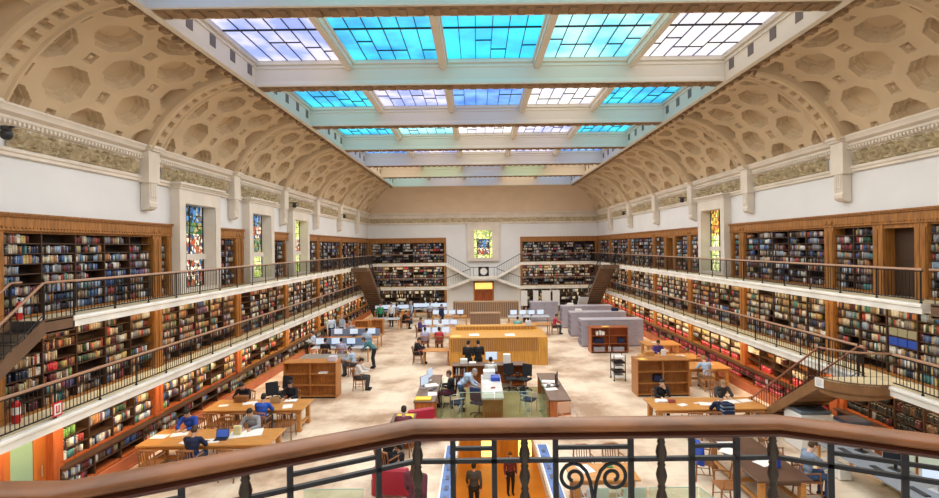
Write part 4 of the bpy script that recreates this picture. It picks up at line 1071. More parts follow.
# broadsheet newspaper
o = MB().box(-.42, -.28, 0, -.005, .28, .008).box(.005, -.28, 0, .42, .28, .008).build('newspaper', M_paper, loc=(-6.45, 13.85, .752), rotz=.3); tag(o, 'large open newspaper spread on the laptop table before the reader in grey', 'newspaper')
box_thing('menu_stand', 'stand', 'small upright cream card stand on the laptop table', (-6.65, 13.75, .75), (.20, .10, .26), mat('cream_card', (.70, .62, .35), .5))
open_book(-6.3, 16.75, .752, .1, 'open white book held by the black-clad reader')
open_book(5.95, 16.25, .757, 0, 'open book under the elbow of the man in black')
box_thing('pencil_case', 'case', 'dark red case on the right oak table', (6.2, 16.1, .75), (.22, .12, .10), mat('dusty_red', (.35, .08, .07), .6))
box_thing('shoulder_bag', 'bag', 'brown leather bag on the second oak table', (-7.95, 16.75, .75), (.42, .22, .20), mat('bag_brown', (.22, .09, .03), .5))
laptop(-6.75, 16.65, .75, PI, 'grey laptop facing the black-clad reader', col=M_silver)
# ---------------------------------------------------------------- low bookcases
low_bookcase(-7.62, -5.55, 19.5, 20.2, 1.40, 'orange wooden low bookcase with empty shelves beside the tables, facing the aisle end', mat('orange_wood', (.50, .20, .05), .42, noise=(3, .25, (6, 6, .6))))
low_bookcase(6.1, 8.1, 19.2, 19.95, 1.40, 'brown low bookcase with a dark hat on its middle shelf behind the man in black', mat('amber_wood', (.42, .17, .045), .42, noise=(3, .25, (6, 6, .6))))
low_bookcase(6.1, 8.1, 27.0, 27.75, 1.38, 'reddish low bookcase with white and navy boxes before the lilac cabinets', mat('cherry_wood', (.38, .10, .03), .42, noise=(3, .25, (6, 6, .6))))
box_thing('hat', 'hat', 'dark navy hat lying on the middle shelf of the brown low bookcase', (6.95, 19.4, .54), (.34, .28, .24), mat('navy_felt', (.015, .02, .06), .9))
for i, (x, w, z, h, m, t) in enumerate([(6.45, .12, .96, .22, M_paper, 'white file at the corner'), (6.62, .10, .96, .26, M_paper, 'white file beside it, taller'), (6.78, .14, .96, .20, M_paper, 'short white file third along'), (6.55, .5, .52, .26, MATS['navy_felt'], 'wide navy box'), (7.75, .34, .52, .28, MATS['navy_felt'], 'square navy box'),
    (6.55, .6, .08, .24, M_grey, 'long grey box under the navy one'), (7.6, .6, .08, .24, M_grey, 'long grey box at the wall end'), (7.12, .10, .08, .26, M_paper, 'narrow white box')]):
    box_thing('storage_box', 'box', t + ' on the reddish low bookcase', (x, 27.15, z), (w, .22, h), m, group='boxes on the reddish bookcase')
box_thing('book_pack', 'box', 'flat pale pack lying on the orange low bookcase shelf', (-6.1, 19.65, .94), (.35, .24, .06), M_paper)
box_thing('box_file', 'box', 'lilac white box standing on top of the orange low bookcase', (-5.75, 19.75, 1.405), (.30, .30, .20), mat('lilac_card', (.62, .58, .66), .6))
paper(6.35, 19.4, 1.41, .4, 'yellow note lying on top of the brown low bookcase', .3, .3, mat('note_yellow', (.85, .62, .15), .6), group='notes')
paper(6.95, 27.3, 1.40, .1, 'yellow note lying on top of the reddish low bookcase', .4, .4, mat('note_yellow', (.85, .62, .15)), group='notes')
# ---------------------------------------------------------------- tables behind the brown bookcase
reading_table(8.5, 10.35, 20.4, 21.6, 'oak table where a man in pale blue sits with his back turned', group='oak tables behind the brown bookcase')
reading_table(7.4, 10.0, 22.2, 23.3, 'oak table second behind the brown bookcase', group='oak tables behind the brown bookcase')
reading_table(8.5, 10.3, 25.3, 26.5, 'oak table third behind the brown bookcase', group='oak tables behind the brown bookcase')
chair(9.15, 20.0, PI, 'chair of the man in pale blue by the red volumes', mat('chair_light', (.42, .2, .07), .4))
chair(9.9, 21.95, 0, 'empty chair across from the man in pale blue')
for x, y, t in ((9.6, 21.2, 'dark blotter sheet on the table of the man in pale blue'),): paper(x, y, .752, .1, t, .6, .4, M_greyl)
box_thing('desk_bag', 'bag', 'tan bag on the second oak table behind the brown bookcase', (7.75, 22.7, .75), (.40, .3, .26), mat('bag_tan', (.50, .26, .08), .6))
box_thing('desk_lamp_box', 'box', 'small white box on the second oak table behind the brown bookcase', (8.45, 22.8, .75), (.18, .18, .30), M_white)
open_book(9.2, 22.75, .752, .2, 'open book on the second oak table behind the brown bookcase')
open_book(9.2, 25.9, .752, -.2, 'open book on the third oak table behind the brown bookcase')
# trolley of trays
g = empty('tray_trolley', 'black and white tray trolley beside the brown low bookcase', 'trolley', (6.05, 21.7, 0))
for sx in (-1, 1):
    for sy in (-1, 1): MB().box(sx*.24-.015, sy*.28-.015, .06, sx*.24+.015, sy*.28+.015, 1.12).ball((sx*.24, sy*.28, .04), .04).build('leg', M_black, g)
for i, z in enumerate((.15, .35, .55, .75, .95)): MB().bbox((0, 0, z + .04), (.46, .54, .09), b=.01).build('tray', M_black if i % 2 else M_white, g)
# ---------------------------------------------------------------- lilac grey steel ranges
for i, (y, n_) in enumerate(((28.7, 'nearest, behind the reddish bookcase'), (32.0, 'second, behind the first range'), (35.3, 'third and farthest range'))):
    steel_range(5.95, 9.5, y, y + 1.0, 1.55, 'lilac grey steel cabinet range with flat top, ' + n_)
steel_range(4.1, 6.2, 38.6, 39.4, 1.5, 'lilac grey steel cabinet standing before the white panels at the end wall', n=3)
for i, (x, y) in enumerate(((6.5, 32.3), (6.6, 35.6), (8.9, 32.5))):
    box_thing('archive_box', 'box', ['white box on the second lilac cabinet range, aisle end', 'white box on the third lilac cabinet range', 'navy box on the second lilac cabinet range, wall end'][i], (x, y, 1.56), (.4, .3, .18), M_paper if i < 2 else MATS['navy_felt'])
for i, x in enumerate((4.0, 5.0, 5.9, 6.75)):
    g = empty('display_panel', 'bright white display panel, %s from the clock, by the end wall' % ORD[i], 'panel', (x, 43.0, 0), 0, 'white display panels')
    MB().bbox((0, 0, 1.35), ((.55, .45, .75, .6)[i], .05, 1.3), b=.01).build('board', M_white, g)
    for s in (-1, 1): MB().box(s*.18-.02, -.15, 0, s*.18+.02, .15, .04).box(s*.18-.015, -.015, .04, s*.18+.015, .015, .72).build('foot', M_silver, g)
g = empty('projection_screen', 'large tilted white screen on a black stand before the far corner stair', 'screen', (7.7, 36.9, 0), .5)
MB().bbox((0, 0, 1.45), (.95, .06, 1.2), Matrix.Rotation(.25, 3, 'X') @ Matrix.Rotation(.12, 3, 'Y'), b=.02).build('board', M_white, g)
MB().box(-.3, -.25, 0, .3, .25, .06).box(-.05, -.05, .06, .05, .05, 1.0).build('stand', M_black, g)
box_thing('plotter', 'machine', 'black machine beside the tilted white screen', (8.7, 37.3, 0), (.9, .7, 1.35), M_black, lid=M_grey)
# ---------------------------------------------------------------- staff enclosure
o = MB().box(-2.2, 16.25, .0, 3.05, 20.75, .006).build('carpet', mat('olive_carpet', (.33, .26, .12), .85, noise=(1.5, .2))); tag(o, 'olive carpet under the staff desks in the middle of the hall', 'carpet')
M_desk = mat('desk_brown', (.17, .10, .07), .35, noise=(2, .2)); M_deskp = mat('desk_panel_red', (.50, .15, .04), .4, noise=(3, .3, (5, 5, .6)))
def counter(x0, x1, y0, y1, h, label, nm='counter'):
    g = empty(nm, label, 'desk', ((x0+x1)/2, (y0+y1)/2, 0), 0, 'staff desks'); w, d = x1-x0, y1-y0
    MB().bbox((0, 0, h - .025), (w, d, .05), b=.012).build('worktop', M_desk, g)
    for sy in (-1, 1): MB().box(-w/2+.03, sy*(d/2-.05)-.02, 0, w/2-.03, sy*(d/2-.05)+.02, h-.05).build('end_panel', M_deskp, g)
    sx = -1 if x0 < 0 else 1
    MB().box(sx*(w/2-.05)-.015, -d/2+.07, .05, sx*(w/2-.05)+.015, d/2-.07, h-.05).build('modesty_panel', M_deskp, g)
    for i in range(3):
        dd = MB().bbox((-sx*(w/2-.2), -d/2 + .5, .12 + i*.2 + .09), (.36, .5, .18)).build('drawer', M_deskp, g)
        MB().box(-sx*(w/2-.02)-.01, -d/2+.44, .22+i*.2, -sx*(w/2-.02)+.01, -d/2+.56, .235+i*.2).build('drawer_pull', M_silver, dd)
    return g
counter(-2.15, -1.42, 16.35, 19.8, .80, 'long staff desk with yellow folder and an older monitor, window-wall side of the olive carpet')
counter(2.30, 3.02, 16.35, 19.85, .80, 'long staff desk with a tilted black monitor, amber-window side of the olive carpet')
g = empty('island_counter', 'pale island counter with a blue tray in the middle of the staff area', 'desk', (.46, 17.9, 0))
MB().box(-.33, -1.45, 0, .33, 1.45, .80).build('carcass', mat('island_brown', (.30, .15, .07), .45, noise=(3, .2)), g)
MB().bbox((0, 0, .84), (.74, 3.0, .08), b=.015).build('worktop', mat('island_top', (.58, .57, .54), .35), g)
for i in range(6): MB().box(-.26 + i*.09, -1.47, .18, -.20 + i*.09, -1.45, .40).build('front_slot', mat('slot_red', (.22, .05, .025), .5), g)
box_thing('tray', 'tray', 'bright blue tray on the island counter', (.62, 18.6, .88), (.34, .42, .14), mat('tray_blue', (.02, .07, .45), .4))
for i, (x, y, t, w, h) in enumerate([(.35, 17.0, 'white sheet at the front of the island counter', .4, .3), (.6, 17.3, 'small white sheet on the island counter', .21, .3), (.35, 17.7, 'pale sheet in the middle of the island counter', .3, .3), (.3, 18.3, 'white sheet beside the blue tray', .3, .4)]): paper(x, y, .882, .2*i, t, w, h)
box_thing('stamp_pad', 'box', 'small red box on the island counter', (.5, 17.5, .88), (.16, .08, .05), mat('dusty_red', (.35, .08, .07)))
box_thing('box_printer', 'printer', 'pale printer at the far end of the island counter', (.4, 18.95, .88), (.45, .4, .28), M_white)
# back counter with open shelf front
g = empty('back_counter', 'long brown staff counter with files in its open shelves, across the olive carpet', 'desk', (.45, 21.1, 0)); w = 3.1
MB().bbox((0, 0, .885), (w, .62, .05), b=.012).build('worktop', M_desk, g)
for x in (-w/2+.02, -w/2+.62, w/2-.62, w/2-.02): MB().box(x-.02, -.28, 0, x+.02, .28, .86).build('upright', M_deskp, g)
MB().box(-w/2, .26, .0, w/2, .30, .86).build('back_panel', M_deskp, g)
for z in (.06, .46): MB().box(-w/2+.04, -.27, z, -w/2+.6, .26, z+.025).build('shelf', M_deskp, g); MB().box(w/2-.6, -.27, z, w/2-.04, .26, z+.025).build('shelf', M_deskp, g)
for i in range(9):
    box_thing('file_box', 'file', '%s file from the end in the shelves of the back staff counter, %s' % (ORD[i], ('lower shelf', 'upper shelf')[i % 2]), (-.98 + i*.055, 20.95, (.085, .485)[i % 2]), (.05, .22, .28), (M_paper, M_greyl, MATS['dusty_red'])[i % 3], group='files in the back counter')
for i, (x, t) in enumerate(((-.62, 'white box on the back staff counter, window side'), (-.25, 'pale paper stack on the back staff counter'), (1.2, 'upright white card stand on the back staff counter'))): box_thing('desk_box', 'box', t, (x, 21.15, .91), (.30, .25, (.2, .06, .38)[i]), M_white)
monitor(.55, 21.2, .91, 0, 'white-backed monitor on the back staff counter before the seated clerk', body=M_white)
# desk contents
monitor(-1.95, 17.9, .80, PI/2 - .5, 'grey monitor at the middle of the yellow folder desk', lit=True, body=M_grey)
monitor(-1.85, 18.9, .80, PI/2 - .3, 'monitor at the far end of the yellow folder desk', lit=True, body=M_greyl)
monitor(2.80, 18.0, .80, -PI/2 - .3, 'tilted black monitor on the amber-side staff desk', lit=False)
for i, (x, y, r, t, w, h) in enumerate([(2.55, 17.6, .2, 'white papers on the amber-side staff desk, near end', .42, .3), (2.6, 18.6, -.2, 'white papers on the amber-side staff desk, far end', .5, .35), (2.5, 18.1, .5, 'blue-white sheet before the tilted black monitor', .4, .3), (-1.6, 17.2, .1, 'white sheet on the yellow folder desk', .3, .42), (-1.75, 18.3, .4, 'blue-white papers on the yellow folder desk', .5, .4)]): paper(x, y, .802, r, t, w, h)
box_thing('folder', 'folder', 'yellow folder on the near end of the staff desk', (-1.85, 16.6, .80), (.55, .34, .05), mat('folder_yellow', (.85, .55, .03), .5))
keyboard(-1.62, 17.75, .80, PI/2 - .4, 'black keyboard on the yellow folder desk')
keyboard(2.50, 17.95, .80, -PI/2 - .2, 'black keyboard before the tilted black monitor')
counter(-2.6, -1.9, 14.55, 15.3, .78, 'small desk with a yellow folder and red front near the stairwell')
box_thing('folder', 'folder', 'yellow folder on the small desk near the stairwell', (-2.2, 14.9, .78), (.5, .34, .06), MATS['folder_yellow'])
for x, y, r, t, k in ((-.75, 17.35, -PI/2 + .3, 'black visitor chair behind the glass beside the yellow folder desk', 0), (1.75, 17.6, PI/2 - .5, 'empty black visitor chair behind the glass beside the amber-side desk', 0)): visitor(x, y, r, t)
visitor(2.75, 15.6, .3, 'pale tubular chair in front of the amber-side staff desk', mat('chair_pale', (.62, .36, .24), .6))
office(-.0, 17.3, 2.6, 'dark blue office chair next to the island counter', mat('blue_fabric', (.03, .05, .14), .9))
office(1.3, 20.3, .3, 'black office chair at the back staff counter, amber side'); office(.5, 20.35, 0, 'black office chair of the clerk in white'); office(-1.05, 18.35, -PI/2, 'black office chair of the clerk at the yellow folder desk'); office(1.85, 20.2, -.6, 'black office chair at the end of the back staff counter')
# glass screens
def glassmat():
    m = bpy.data.materials.new('screen_glass'); m.use_nodes = True; nt = m.node_tree; nt.nodes.remove(nt.nodes['Principled BSDF'])
    t = nt.nodes.new('ShaderNodeBsdfTransparent'); t.inputs[0].default_value = (.86, .93, .87, 1); gl = nt.nodes.new('ShaderNodeBsdfGlossy'); gl.inputs['Roughness'].default_value = .05; gl.inputs[0].default_value = (.8, .9, .85, 1)
    mx = nt.nodes.new('ShaderNodeMixShader'); mx.inputs[0].default_value = .10; nt.links.new(t.outputs[0], mx.inputs[1]); nt.links.new(gl.outputs[0], mx.inputs[2]); nt.links.new(mx.outputs[0], nt.nodes['Material Output'].inputs[0]); return m
M_glass = glassmat(); M_gedge = mat('glass_edge', (.35, .50, .42), .2)
def glass_panel(p, q, h, label, z=0, n=1):
    p, q = Vector(p), Vector(q); g = empty('glass_screen', label, 'glass screen', (p.x, p.y, z), math.atan2(q.y-p.y, q.x-p.x), 'glass screens'); L = (q-p).length
    for i in range(n):
        a, b = L*i/n + .015, L*(i+1)/n - .015
        MB().box(a, -.006, .04, b, .006, h).build('pane', M_glass, g)
        MB().box(a, -.008, h, b, .008, h + .014).build('top_edge', M_gedge, g)
        for x in (a + .05, b - .05): MB().bbox((x, 0, .03), (.06, .05, .06)).build('clamp', M_silver, g)
    return g
glass_panel((WX0 - .05, WY1 + .1), (WX1 + .05, WY1 + .1), 1.15, 'glass screen between the stairwell and the olive carpet', n=2)
glass_panel((-1.25, 16.15), (-1.25, 17.75), 1.2, 'glass screen beside the yellow folder desk', n=2)
glass_panel((2.15, 16.15), (2.15, 17.75), 1.2, 'glass screen beside the amber-side staff desk', n=2)
glass_panel((2.35, 10.05), (4.4, 10.05), .95, 'glass balustrade in front of the small oak table', n=2)
glass_panel((4.4, 10.05), (4.75, 8.4), .95, 'glass balustrade return toward the balcony, amber-window side')
glass_panel((-3.6, 10.15), (-2.35, 10.15), .95, 'glass balustrade in front of the red armchair')
# blue strips along the stairwell
for x0, x1, t in ((-.98, -.64, 'red armchair side'), (1.64, 1.98, 'small oak table side')):
    g = empty('stairwell_kerb', 'long blue glass kerb strip edging the stairwell, ' + t, 'kerb', ((x0+x1)/2, 10.5, 0), 0, 'stairwell kerbs')
    MB().box(-.13, -4.6, 0, .13, 4.1, .05).build('blue_panel', mat('blue_glass', (.03, .13, .42), .25, noise=(3, .5)), g)
    for s in (-1, 1): MB().box(s*.15-.02, -4.6, 0, s*.15+.02, 4.1, .065).build('edge_strip', M_white, g)
    for i in range(16): MB().bbox((0, -4.3 + i*.53, .055), (.10, .22, .012), b=.003).build('dark_marking', mat('strip_dark', (.01, .03, .10), .3), g)  # dark raised markings along the blue strip, they give no light
# lamps on the lobby wall
for i, x in enumerate((-1.2, .35, 1.9)):
    g = empty('wall_light', 'glowing panel light on the lobby wall, %s of three' % ORD[i], 'lamp', (x, 20.92, -2.55), 0, 'lobby wall lights')
    MB().bbox((0, 0, 0), (.55, .10, .8), b=.02).build('diffuser', mat('lobby_glow', (1, .75, .3), .4, emit=2.0, ecol=(1, .62, .16)), g)
    MB().box(-.30, .03, -.43, .30, .08, .43).build('back_plate', M_silver, g)
# ---------------------------------------------------------------- catalogue and racks in the middle
M_cat = mat('catalogue_oak', (.60, .30, .055), .4, noise=(3, .25, (6, 6, .5)))
M_slat = mat('catalogue_slat', (.36, .17, .05), .5)
def catalogue(x0, x1, y0, y1, h, label, back=.16, ns=40, wood=M_cat, slat=M_slat, low=.52, pier=True):
    g = empty('card_catalogue', label, 'catalogue cabinet', ((x0+x1)/2, (y0+y1)/2, 0), 0, 'catalogue cabinets'); w, d = x1-x0, y1-y0
    MB().box(-w/2, -d/2 + .03, 0, w/2, d/2, h).build('carcass', wood, g)
    MB().bbox((0, 0, h + .015), (w + .04, d + .02, .03)).build('top', wood, g)
    pw = .46 if pier else 0
    n = ns
    for i in range(n):
        x = -w/2 + .04 + (w - pw - .08)*(i + .5)/n
        MB().box(x - (w-pw)/n*.32, -d/2, h*low, x + (w-pw)/n*.32, -d/2 + .035, h - .04).build('drawer_front', slat, g)
    if pier: MB().bbox((w/2 - pw/2, -d/2 + .01, h/2), (pw, .10, h), b=.01).build('end_panel', wood, g)
    if back:
        MB().box(-w/2 + .2, d/2 - .7, h + .03, w/2 - .3, d/2 - .05, h + back).build('upper_tier', wood, g)
        for i in range(24):
            x = -w/2 + .3 + (w - .7)*i/24; MB().box(x, d/2 - .73, h + .05, x + .08, d/2 - .69, h + back - .02).build('label_holder', slat, g)
    return g
catalogue(-1.4, 3.4, 24.5, 27.5, 1.35, 'long golden oak card catalogue with ribbed front across the middle of the hall', back=.22)
catalogue(-.55, 1.55, 34.5, 35.4, 1.2, 'short ribbed oak catalogue rack behind the golden catalogue', back=0, ns=18, wood=mat('rack_oak', (.35, .22, .13), .5), slat=mat('rack_slat', (.22, .13, .085), .5), low=.1, pier=False)
catalogue(-2.0, 3.3, 40.3, 41.2, 1.35, 'far ribbed oak catalogue rack before the end wall door', back=0, ns=30, wood=mat('rack_oak2', (.45, .30, .17), .5), slat=MATS['rack_slat'], low=.1, pier=False)
for i, (x, y, t) in enumerate(((-.2, 25.3, 'white printed sheet on the golden catalogue'), (1.6, 25.2, 'small white sheet on the golden catalogue'))): paper(x, y, 1.385, .1, t, .5, .6)
paper(-1.1, 25.0, 1.385, 0, 'yellow sheet on the corner of the golden catalogue', .5, .4, MATS['note_yellow'], group='notes')
box_thing('notice_cube', 'box', 'pale cube on the back of the golden catalogue', (2.7, 26.9, 1.57), (.3, .3, .25), M_greyl)
# ---------------------------------------------------------------- desks with computers in the middle distance
def workdesk(x0, x1, y0, y1, label, top=M_greyl, h=.73, panel=None, wood=M_table):
    g = empty('work_desk', label, 'desk', ((x0+x1)/2, (y0+y1)/2, 0), 0, 'computer desks'); w, d = x1-x0, y1-y0
    MB().bbox((0, 0, h - .02), (w, d, .04), b=.008).build('worktop', top, g)
    for sx in (-1, 1):
        for sy in (-1, 1): MB().box(sx*(w/2-.06)-.03, sy*(d/2-.06)-.03, 0, sx*(w/2-.06)+.03, sy*(d/2-.06)+.03, h-.04).build('leg', wood, g)
    if panel: MB().bbox((0, 0, h + .2), (w - .04, .04, .42), b=.01).build('partition', panel, g)
    return g
M_bluep = mat('blue_partition', (.20, .27, .42), .8)
M_gtop = mat('dark_grey_top', (.24, .23, .22), .5)
desks = [(-8.4, -6.3, 22.9, 24.3, 'dark grey table directly behind the orange low bookcase', M_gtop, None),
 (-8.6, -5.6, 25.6, 27.0, 'computer desk with blue partition, first behind the dark grey table', M_greyl, M_bluep),
 (-8.6, -5.7, 28.6, 29.8, 'computer desk with blue partition, second behind the dark grey table', M_table, M_bluep),
 (-8.6, -6.6, 31.2, 32.3, 'pale oak table before the orange cabinets', M_table, None),
 (-7.7, -5.6, 35.6, 36.6, 'white topped table behind the orange cabinets', M_greyl, None),
 (-8.4, -5.7, 40.5, 41.4, 'long computer counter with a deep blue panel by the end wall', M_greyl, mat('deep_blue_panel', (.05, .08, .35), .7)),
 (-5.3, -2.6, 41.3, 42.2, 'long pale computer counter by the end wall, before the door', M_greyl, None),
 (-3.4, -1.6, 28.6, 29.5, 'oak computer table beside the golden catalogue, nearer', M_table, None),
 (-3.5, -1.3, 31.6, 32.6, 'oak computer table beside the golden catalogue, middle', M_table, None),
 (-3.4, -.8, 36.6, 37.5, 'oak computer table beside the ribbed rack, farther', M_table, None),
 (-2.75, -1.45, 24.6, 25.4, 'small oak pedestal table against the end of the golden catalogue', M_table, None),
 (1.9, 4.7, 32.4, 33.4, 'brown table with readers behind the golden catalogue', M_table, None),
 (2.2, 5.2, 36.0, 37.0, 'pale computer table behind the brown table', M_greyl, None),
 (8.65, 9.6, 9.6, 12.9, 'long grey computer bench near the copiers', mat('bench_grey', (.26, .29, .34), .5), None)]
for x0, x1, y0, y1, t, top, pn in desks: workdesk(x0, x1, y0, y1, t, top, panel=pn)
mons = [(-8.2, 26.0, 0, 'at the shelf end of the first blue partition desk'), (-7.4, 26.05, .1, 'second along the first blue partition desk'), (-6.6, 26.0, -.1, 'third along the first blue partition desk'), (-5.95, 26.6, PI, 'turned away at the aisle end of the first blue partition desk'),
 (-8.1, 29.0, 0, 'at the shelf end of the second blue partition desk'), (-7.2, 29.0, .1, 'in the middle of the second blue partition desk'), (-6.2, 29.0, 0, 'at the aisle end of the second blue partition desk')]
for i in range(6): mons.append((-8.1 + i*.45, 40.7, 0, '%s along the counter with the deep blue panel' % ORD[i]))
for i in range(6): mons.append((-5.1 + i*.46, 41.6, 0, '%s along the pale counter before the door' % ORD[i]))
for i in range(3): mons.append((-3.0 + i*.55, 29.1, .2*i, '%s on the nearer oak computer table by the catalogue' % ORD[i]))
for i in range(4): mons.append((-3.2 + i*.55, 32.1, -.1*i, '%s on the middle oak computer table by the catalogue' % ORD[i]))
for i in range(4): mons.append((-3.1 + i*.6, 37.0, 0, '%s on the farther oak computer table by the rack' % ORD[i]))
for i in range(4): mons.append((2.6 + i*.65, 36.4, .1, '%s on the pale table behind the brown table' % ORD[i]))
for i, (x, y, r, t) in enumerate(mons): monitor(x, y, .73, r, ('pale monitor ' if i % 2 else 'bright monitor ') + t, lit=True, body=(M_greyl, M_grey, M_black)[i % 3])
for i, y in enumerate((10.2, 11.2, 12.2)): monitor(9.3, y, .73, -PI/2 + .3, '%s monitor along the grey computer bench near the copiers' % ORD[i], lit=(i == 0), body=(M_greyl, M_black, M_black)[i]); keyboard(8.95, y, .73, -PI/2, '%s keyboard along the grey computer bench' % ORD[i])
for i, y in enumerate((10.65, 11.65)):
    g = empty('bench_screen', '%s pale upright screen panel behind the grey computer bench' % ORD[i], 'screen', (9.75, y, 0), PI/2, 'bench screens'); MB().bbox((0, 0, .62), (.90, .04, 1.2), b=.01).build('panel', mat('screen_mint', (.62, .70, .58), .6), g)
    for s in (-1, 1): MB().box(s*.35-.02, -.14, 0, s*.35+.02, .14, .04).build('foot', M_silver, g)
for i in range(5): box_thing('magazine_box', 'box', '%s white file box under the grey computer bench' % ORD[i], (8.95, 12.75 - i*.12, .02), (.3, .1, .3), M_paper, group='file boxes under bench')
for i, (x, y, t) in enumerate(((-8.3, 28.2, 'orange'),)): pass
for i, (x0, x1, y0, y1) in enumerate(((-8.2, -7.3, 33.2, 33.8), (-7.2, -6.4, 33.6, 34.2))):
    low_bookcase(x0, x1, y0, y1, 1.0, 'small orange cabinet, %s, behind the pale oak table' % ('shelf side', 'aisle side')[i], MATS['orange_wood'], cols=1, rows=2)
box_thing('pedestal', 'pedestal', 'orange pedestal with a cream top beside the man in blue', (-5.55, 39.0, 0), (.75, .6, .95), mat('pedestal_orange', (.62, .22, .05), .4), lid=mat('cream_card', (.70, .62, .35)))
g = empty('curved_barrier', 'curved wooden barrier rail next to the orange pedestal', 'barrier', (-6.5, 39.3, 0))
MB().tube([(.55*math.cos(a), .55*math.sin(a), .85) for a in [PI*.6 + i*PI*1.0/14 for i in range(15)]], .05, 8).build('top_rail', M_wood, g, smooth=50)
MB().tube([(.55*math.cos(a), .55*math.sin(a), .2) for a in [PI*.6 + i*PI*1.0/14 for i in range(15)]], .04, 8).build('lower_rail', M_wood, g, smooth=50)
for i in range(5): a = PI*.6 + i*PI/4; MB().cyl((.55*math.cos(a), .55*math.sin(a), 0), (.55*math.cos(a), .55*math.sin(a), .85), .035).build('post', M_wood, g)
visitor(-3.05, 26.2, PI/2, 'small red chair on the floor beside the oak pedestal table', mat('red_fabric', (.40, .06, .07), .8))
for i, (x, y, r, t) in enumerate([(-6.9, 25.1, PI, 'wooden chair at the first blue partition desk, aisle end'), (-7.7, 25.1, PI, 'wooden chair at the first blue partition desk, shelf end'), (-6.3, 28.2, PI, 'wooden chair at the second blue partition desk'), (-3.0, 28.2, PI, 'wooden chair at the nearer oak computer table'), (-2.2, 28.2, PI, 'second wooden chair at the nearer oak computer table'), (-3.75, 32.1, PI/2, 'wooden chair at the end of the middle oak computer table'), (2.6, 31.9, PI, 'wooden chair at the brown table behind the catalogue')]): chair(x, y, r, t)
for x, y, r, t in ((-4.92, 20.62, PI/2, 'chair of the person in white beside the orange low bookcase'), (-3.05, 25.12, PI/2, 'chair of the person in black at the oak pedestal table'), (5.08, 33.0, PI/2, 'chair of the person in red at the brown table'), (-5.27, 35.9, PI/2, 'chair of the person in black at the white topped table'), (-2.15, 14.1, PI, 'chair of the person in maroon at the small stairwell desk'), (-2.3, 12.5, 2.6, 'chair of the person in black beyond the red armchair'), (-9.02, 27.4, -PI/2, 'chair of the person in pale blue next to the shelves'), (8.5, 23.78, 0, 'chair of the person in purple grey'), (3.6, 37.45, 0, 'chair of the person in white at the pale computer table'), (-5.72, 22.9, -PI/2, 'chair of the person in pale blue at the dark grey table'), (-2.4, 31.15, PI, 'chair of the person in white at the middle computer table'), (-6.5, 39.95, PI, 'chair of the person in grey blue at the computer counter'), (-3.9, 40.75, PI, 'chair of the person in pale blue at the pale counter'), (-7.9, 30.85, PI, 'chair of the person in grey at the pale oak table')): chair(x, y, r, t)
office(-7.35, 17.9, .6, 'black office chair behind the second oak table, nearer'); office(-7.3, 18.7, -.3, 'black office chair behind the second oak table, farther')
# ---------------------------------------------------------------- foreground floor, seen through the balcony railing
g = reading_table(5.95, 7.15, 10.7, 13.2, 'dark brown long table with a pale edge, seated man on its wall side', top=mat('dark_table', (.11, .055, .035), .35, noise=(2, .2)))
chair(5.55, 12.45, -PI/2 - .2, 'wooden chair with a blue jacket over its back'); chair(7.5, 11.45, PI/2, 'chair of the man in grey blue at the dark table'); chair(7.55, 12.9, PI/2, 'empty slatted chair at the far corner of the dark table'); chair(5.5, 11.2, -PI/2, 'empty chair at the near corner of the dark table')
g = empty('jacket', 'royal blue jacket hung over a wooden chair at the dark table', 'jacket', (5.36, 12.45, .45), -PI/2 - .2)
M_jk = mat('jacket_blue', (.02, .07, .42), .8)
mb = MB(); mb.prism([(-.26, .43), (.26, .43), (.30, .30), (.27, -.02), (-.27, -.05), (-.30, .28)], .06, .16, 'y'); mb.build('body', M_jk, g)
for s in (-1, 1): MB().tube([(s*.26, .10, .40), (s*.33, .05, .25), (s*.32, .0, .05)], [.06, .055, .045], 8).build('sleeve', M_jk, g, smooth=60)
for i, (x, y, t) in enumerate(((6.3, 12.7, 'white papers at the far end of the dark table'), (6.6, 11.6, 'white papers before the man in grey blue'), (6.1, 12.3, 'white sheets beside the blue jacket'))): paper(x, y, .752, .4*i, t, .42, .32)
box_thing('drink_carton', 'carton', 'small blue carton on the dark table', (6.75, 11.35, .75), (.12, .1, .24), M_jk)
g = reading_table(1.98, 3.5, 10.85, 11.7, 'small oak table in front of the glass balustrade')
g['group'] = 'small tables'
for i, (x, y, r, t) in enumerate(((2.55, 12.25, 0, 'first wooden chair beyond the small oak table'), (3.3, 12.3, .1, 'second wooden chair beyond the small oak table'))): chair(x, y, r, t)
for i, (x, y, r, t) in enumerate(((2.4, 10.45, PI, 'grey tubular chair on the near side of the small oak table, stairwell end'), (3.15, 10.45, PI, 'grey tubular chair on the near side of the small oak table, other end'))): visitor(x, y, r, t, M_greyl)
paper(2.4, 11.4, .752, .3, 'blue-white sheet on the small oak table', .3, .42); box_thing('book_stack', 'book', 'green book lying on the small oak table', (2.95, 11.5, .75), (.2, .14, .03), mat('green_cover', (.04, .25, .08), .5))
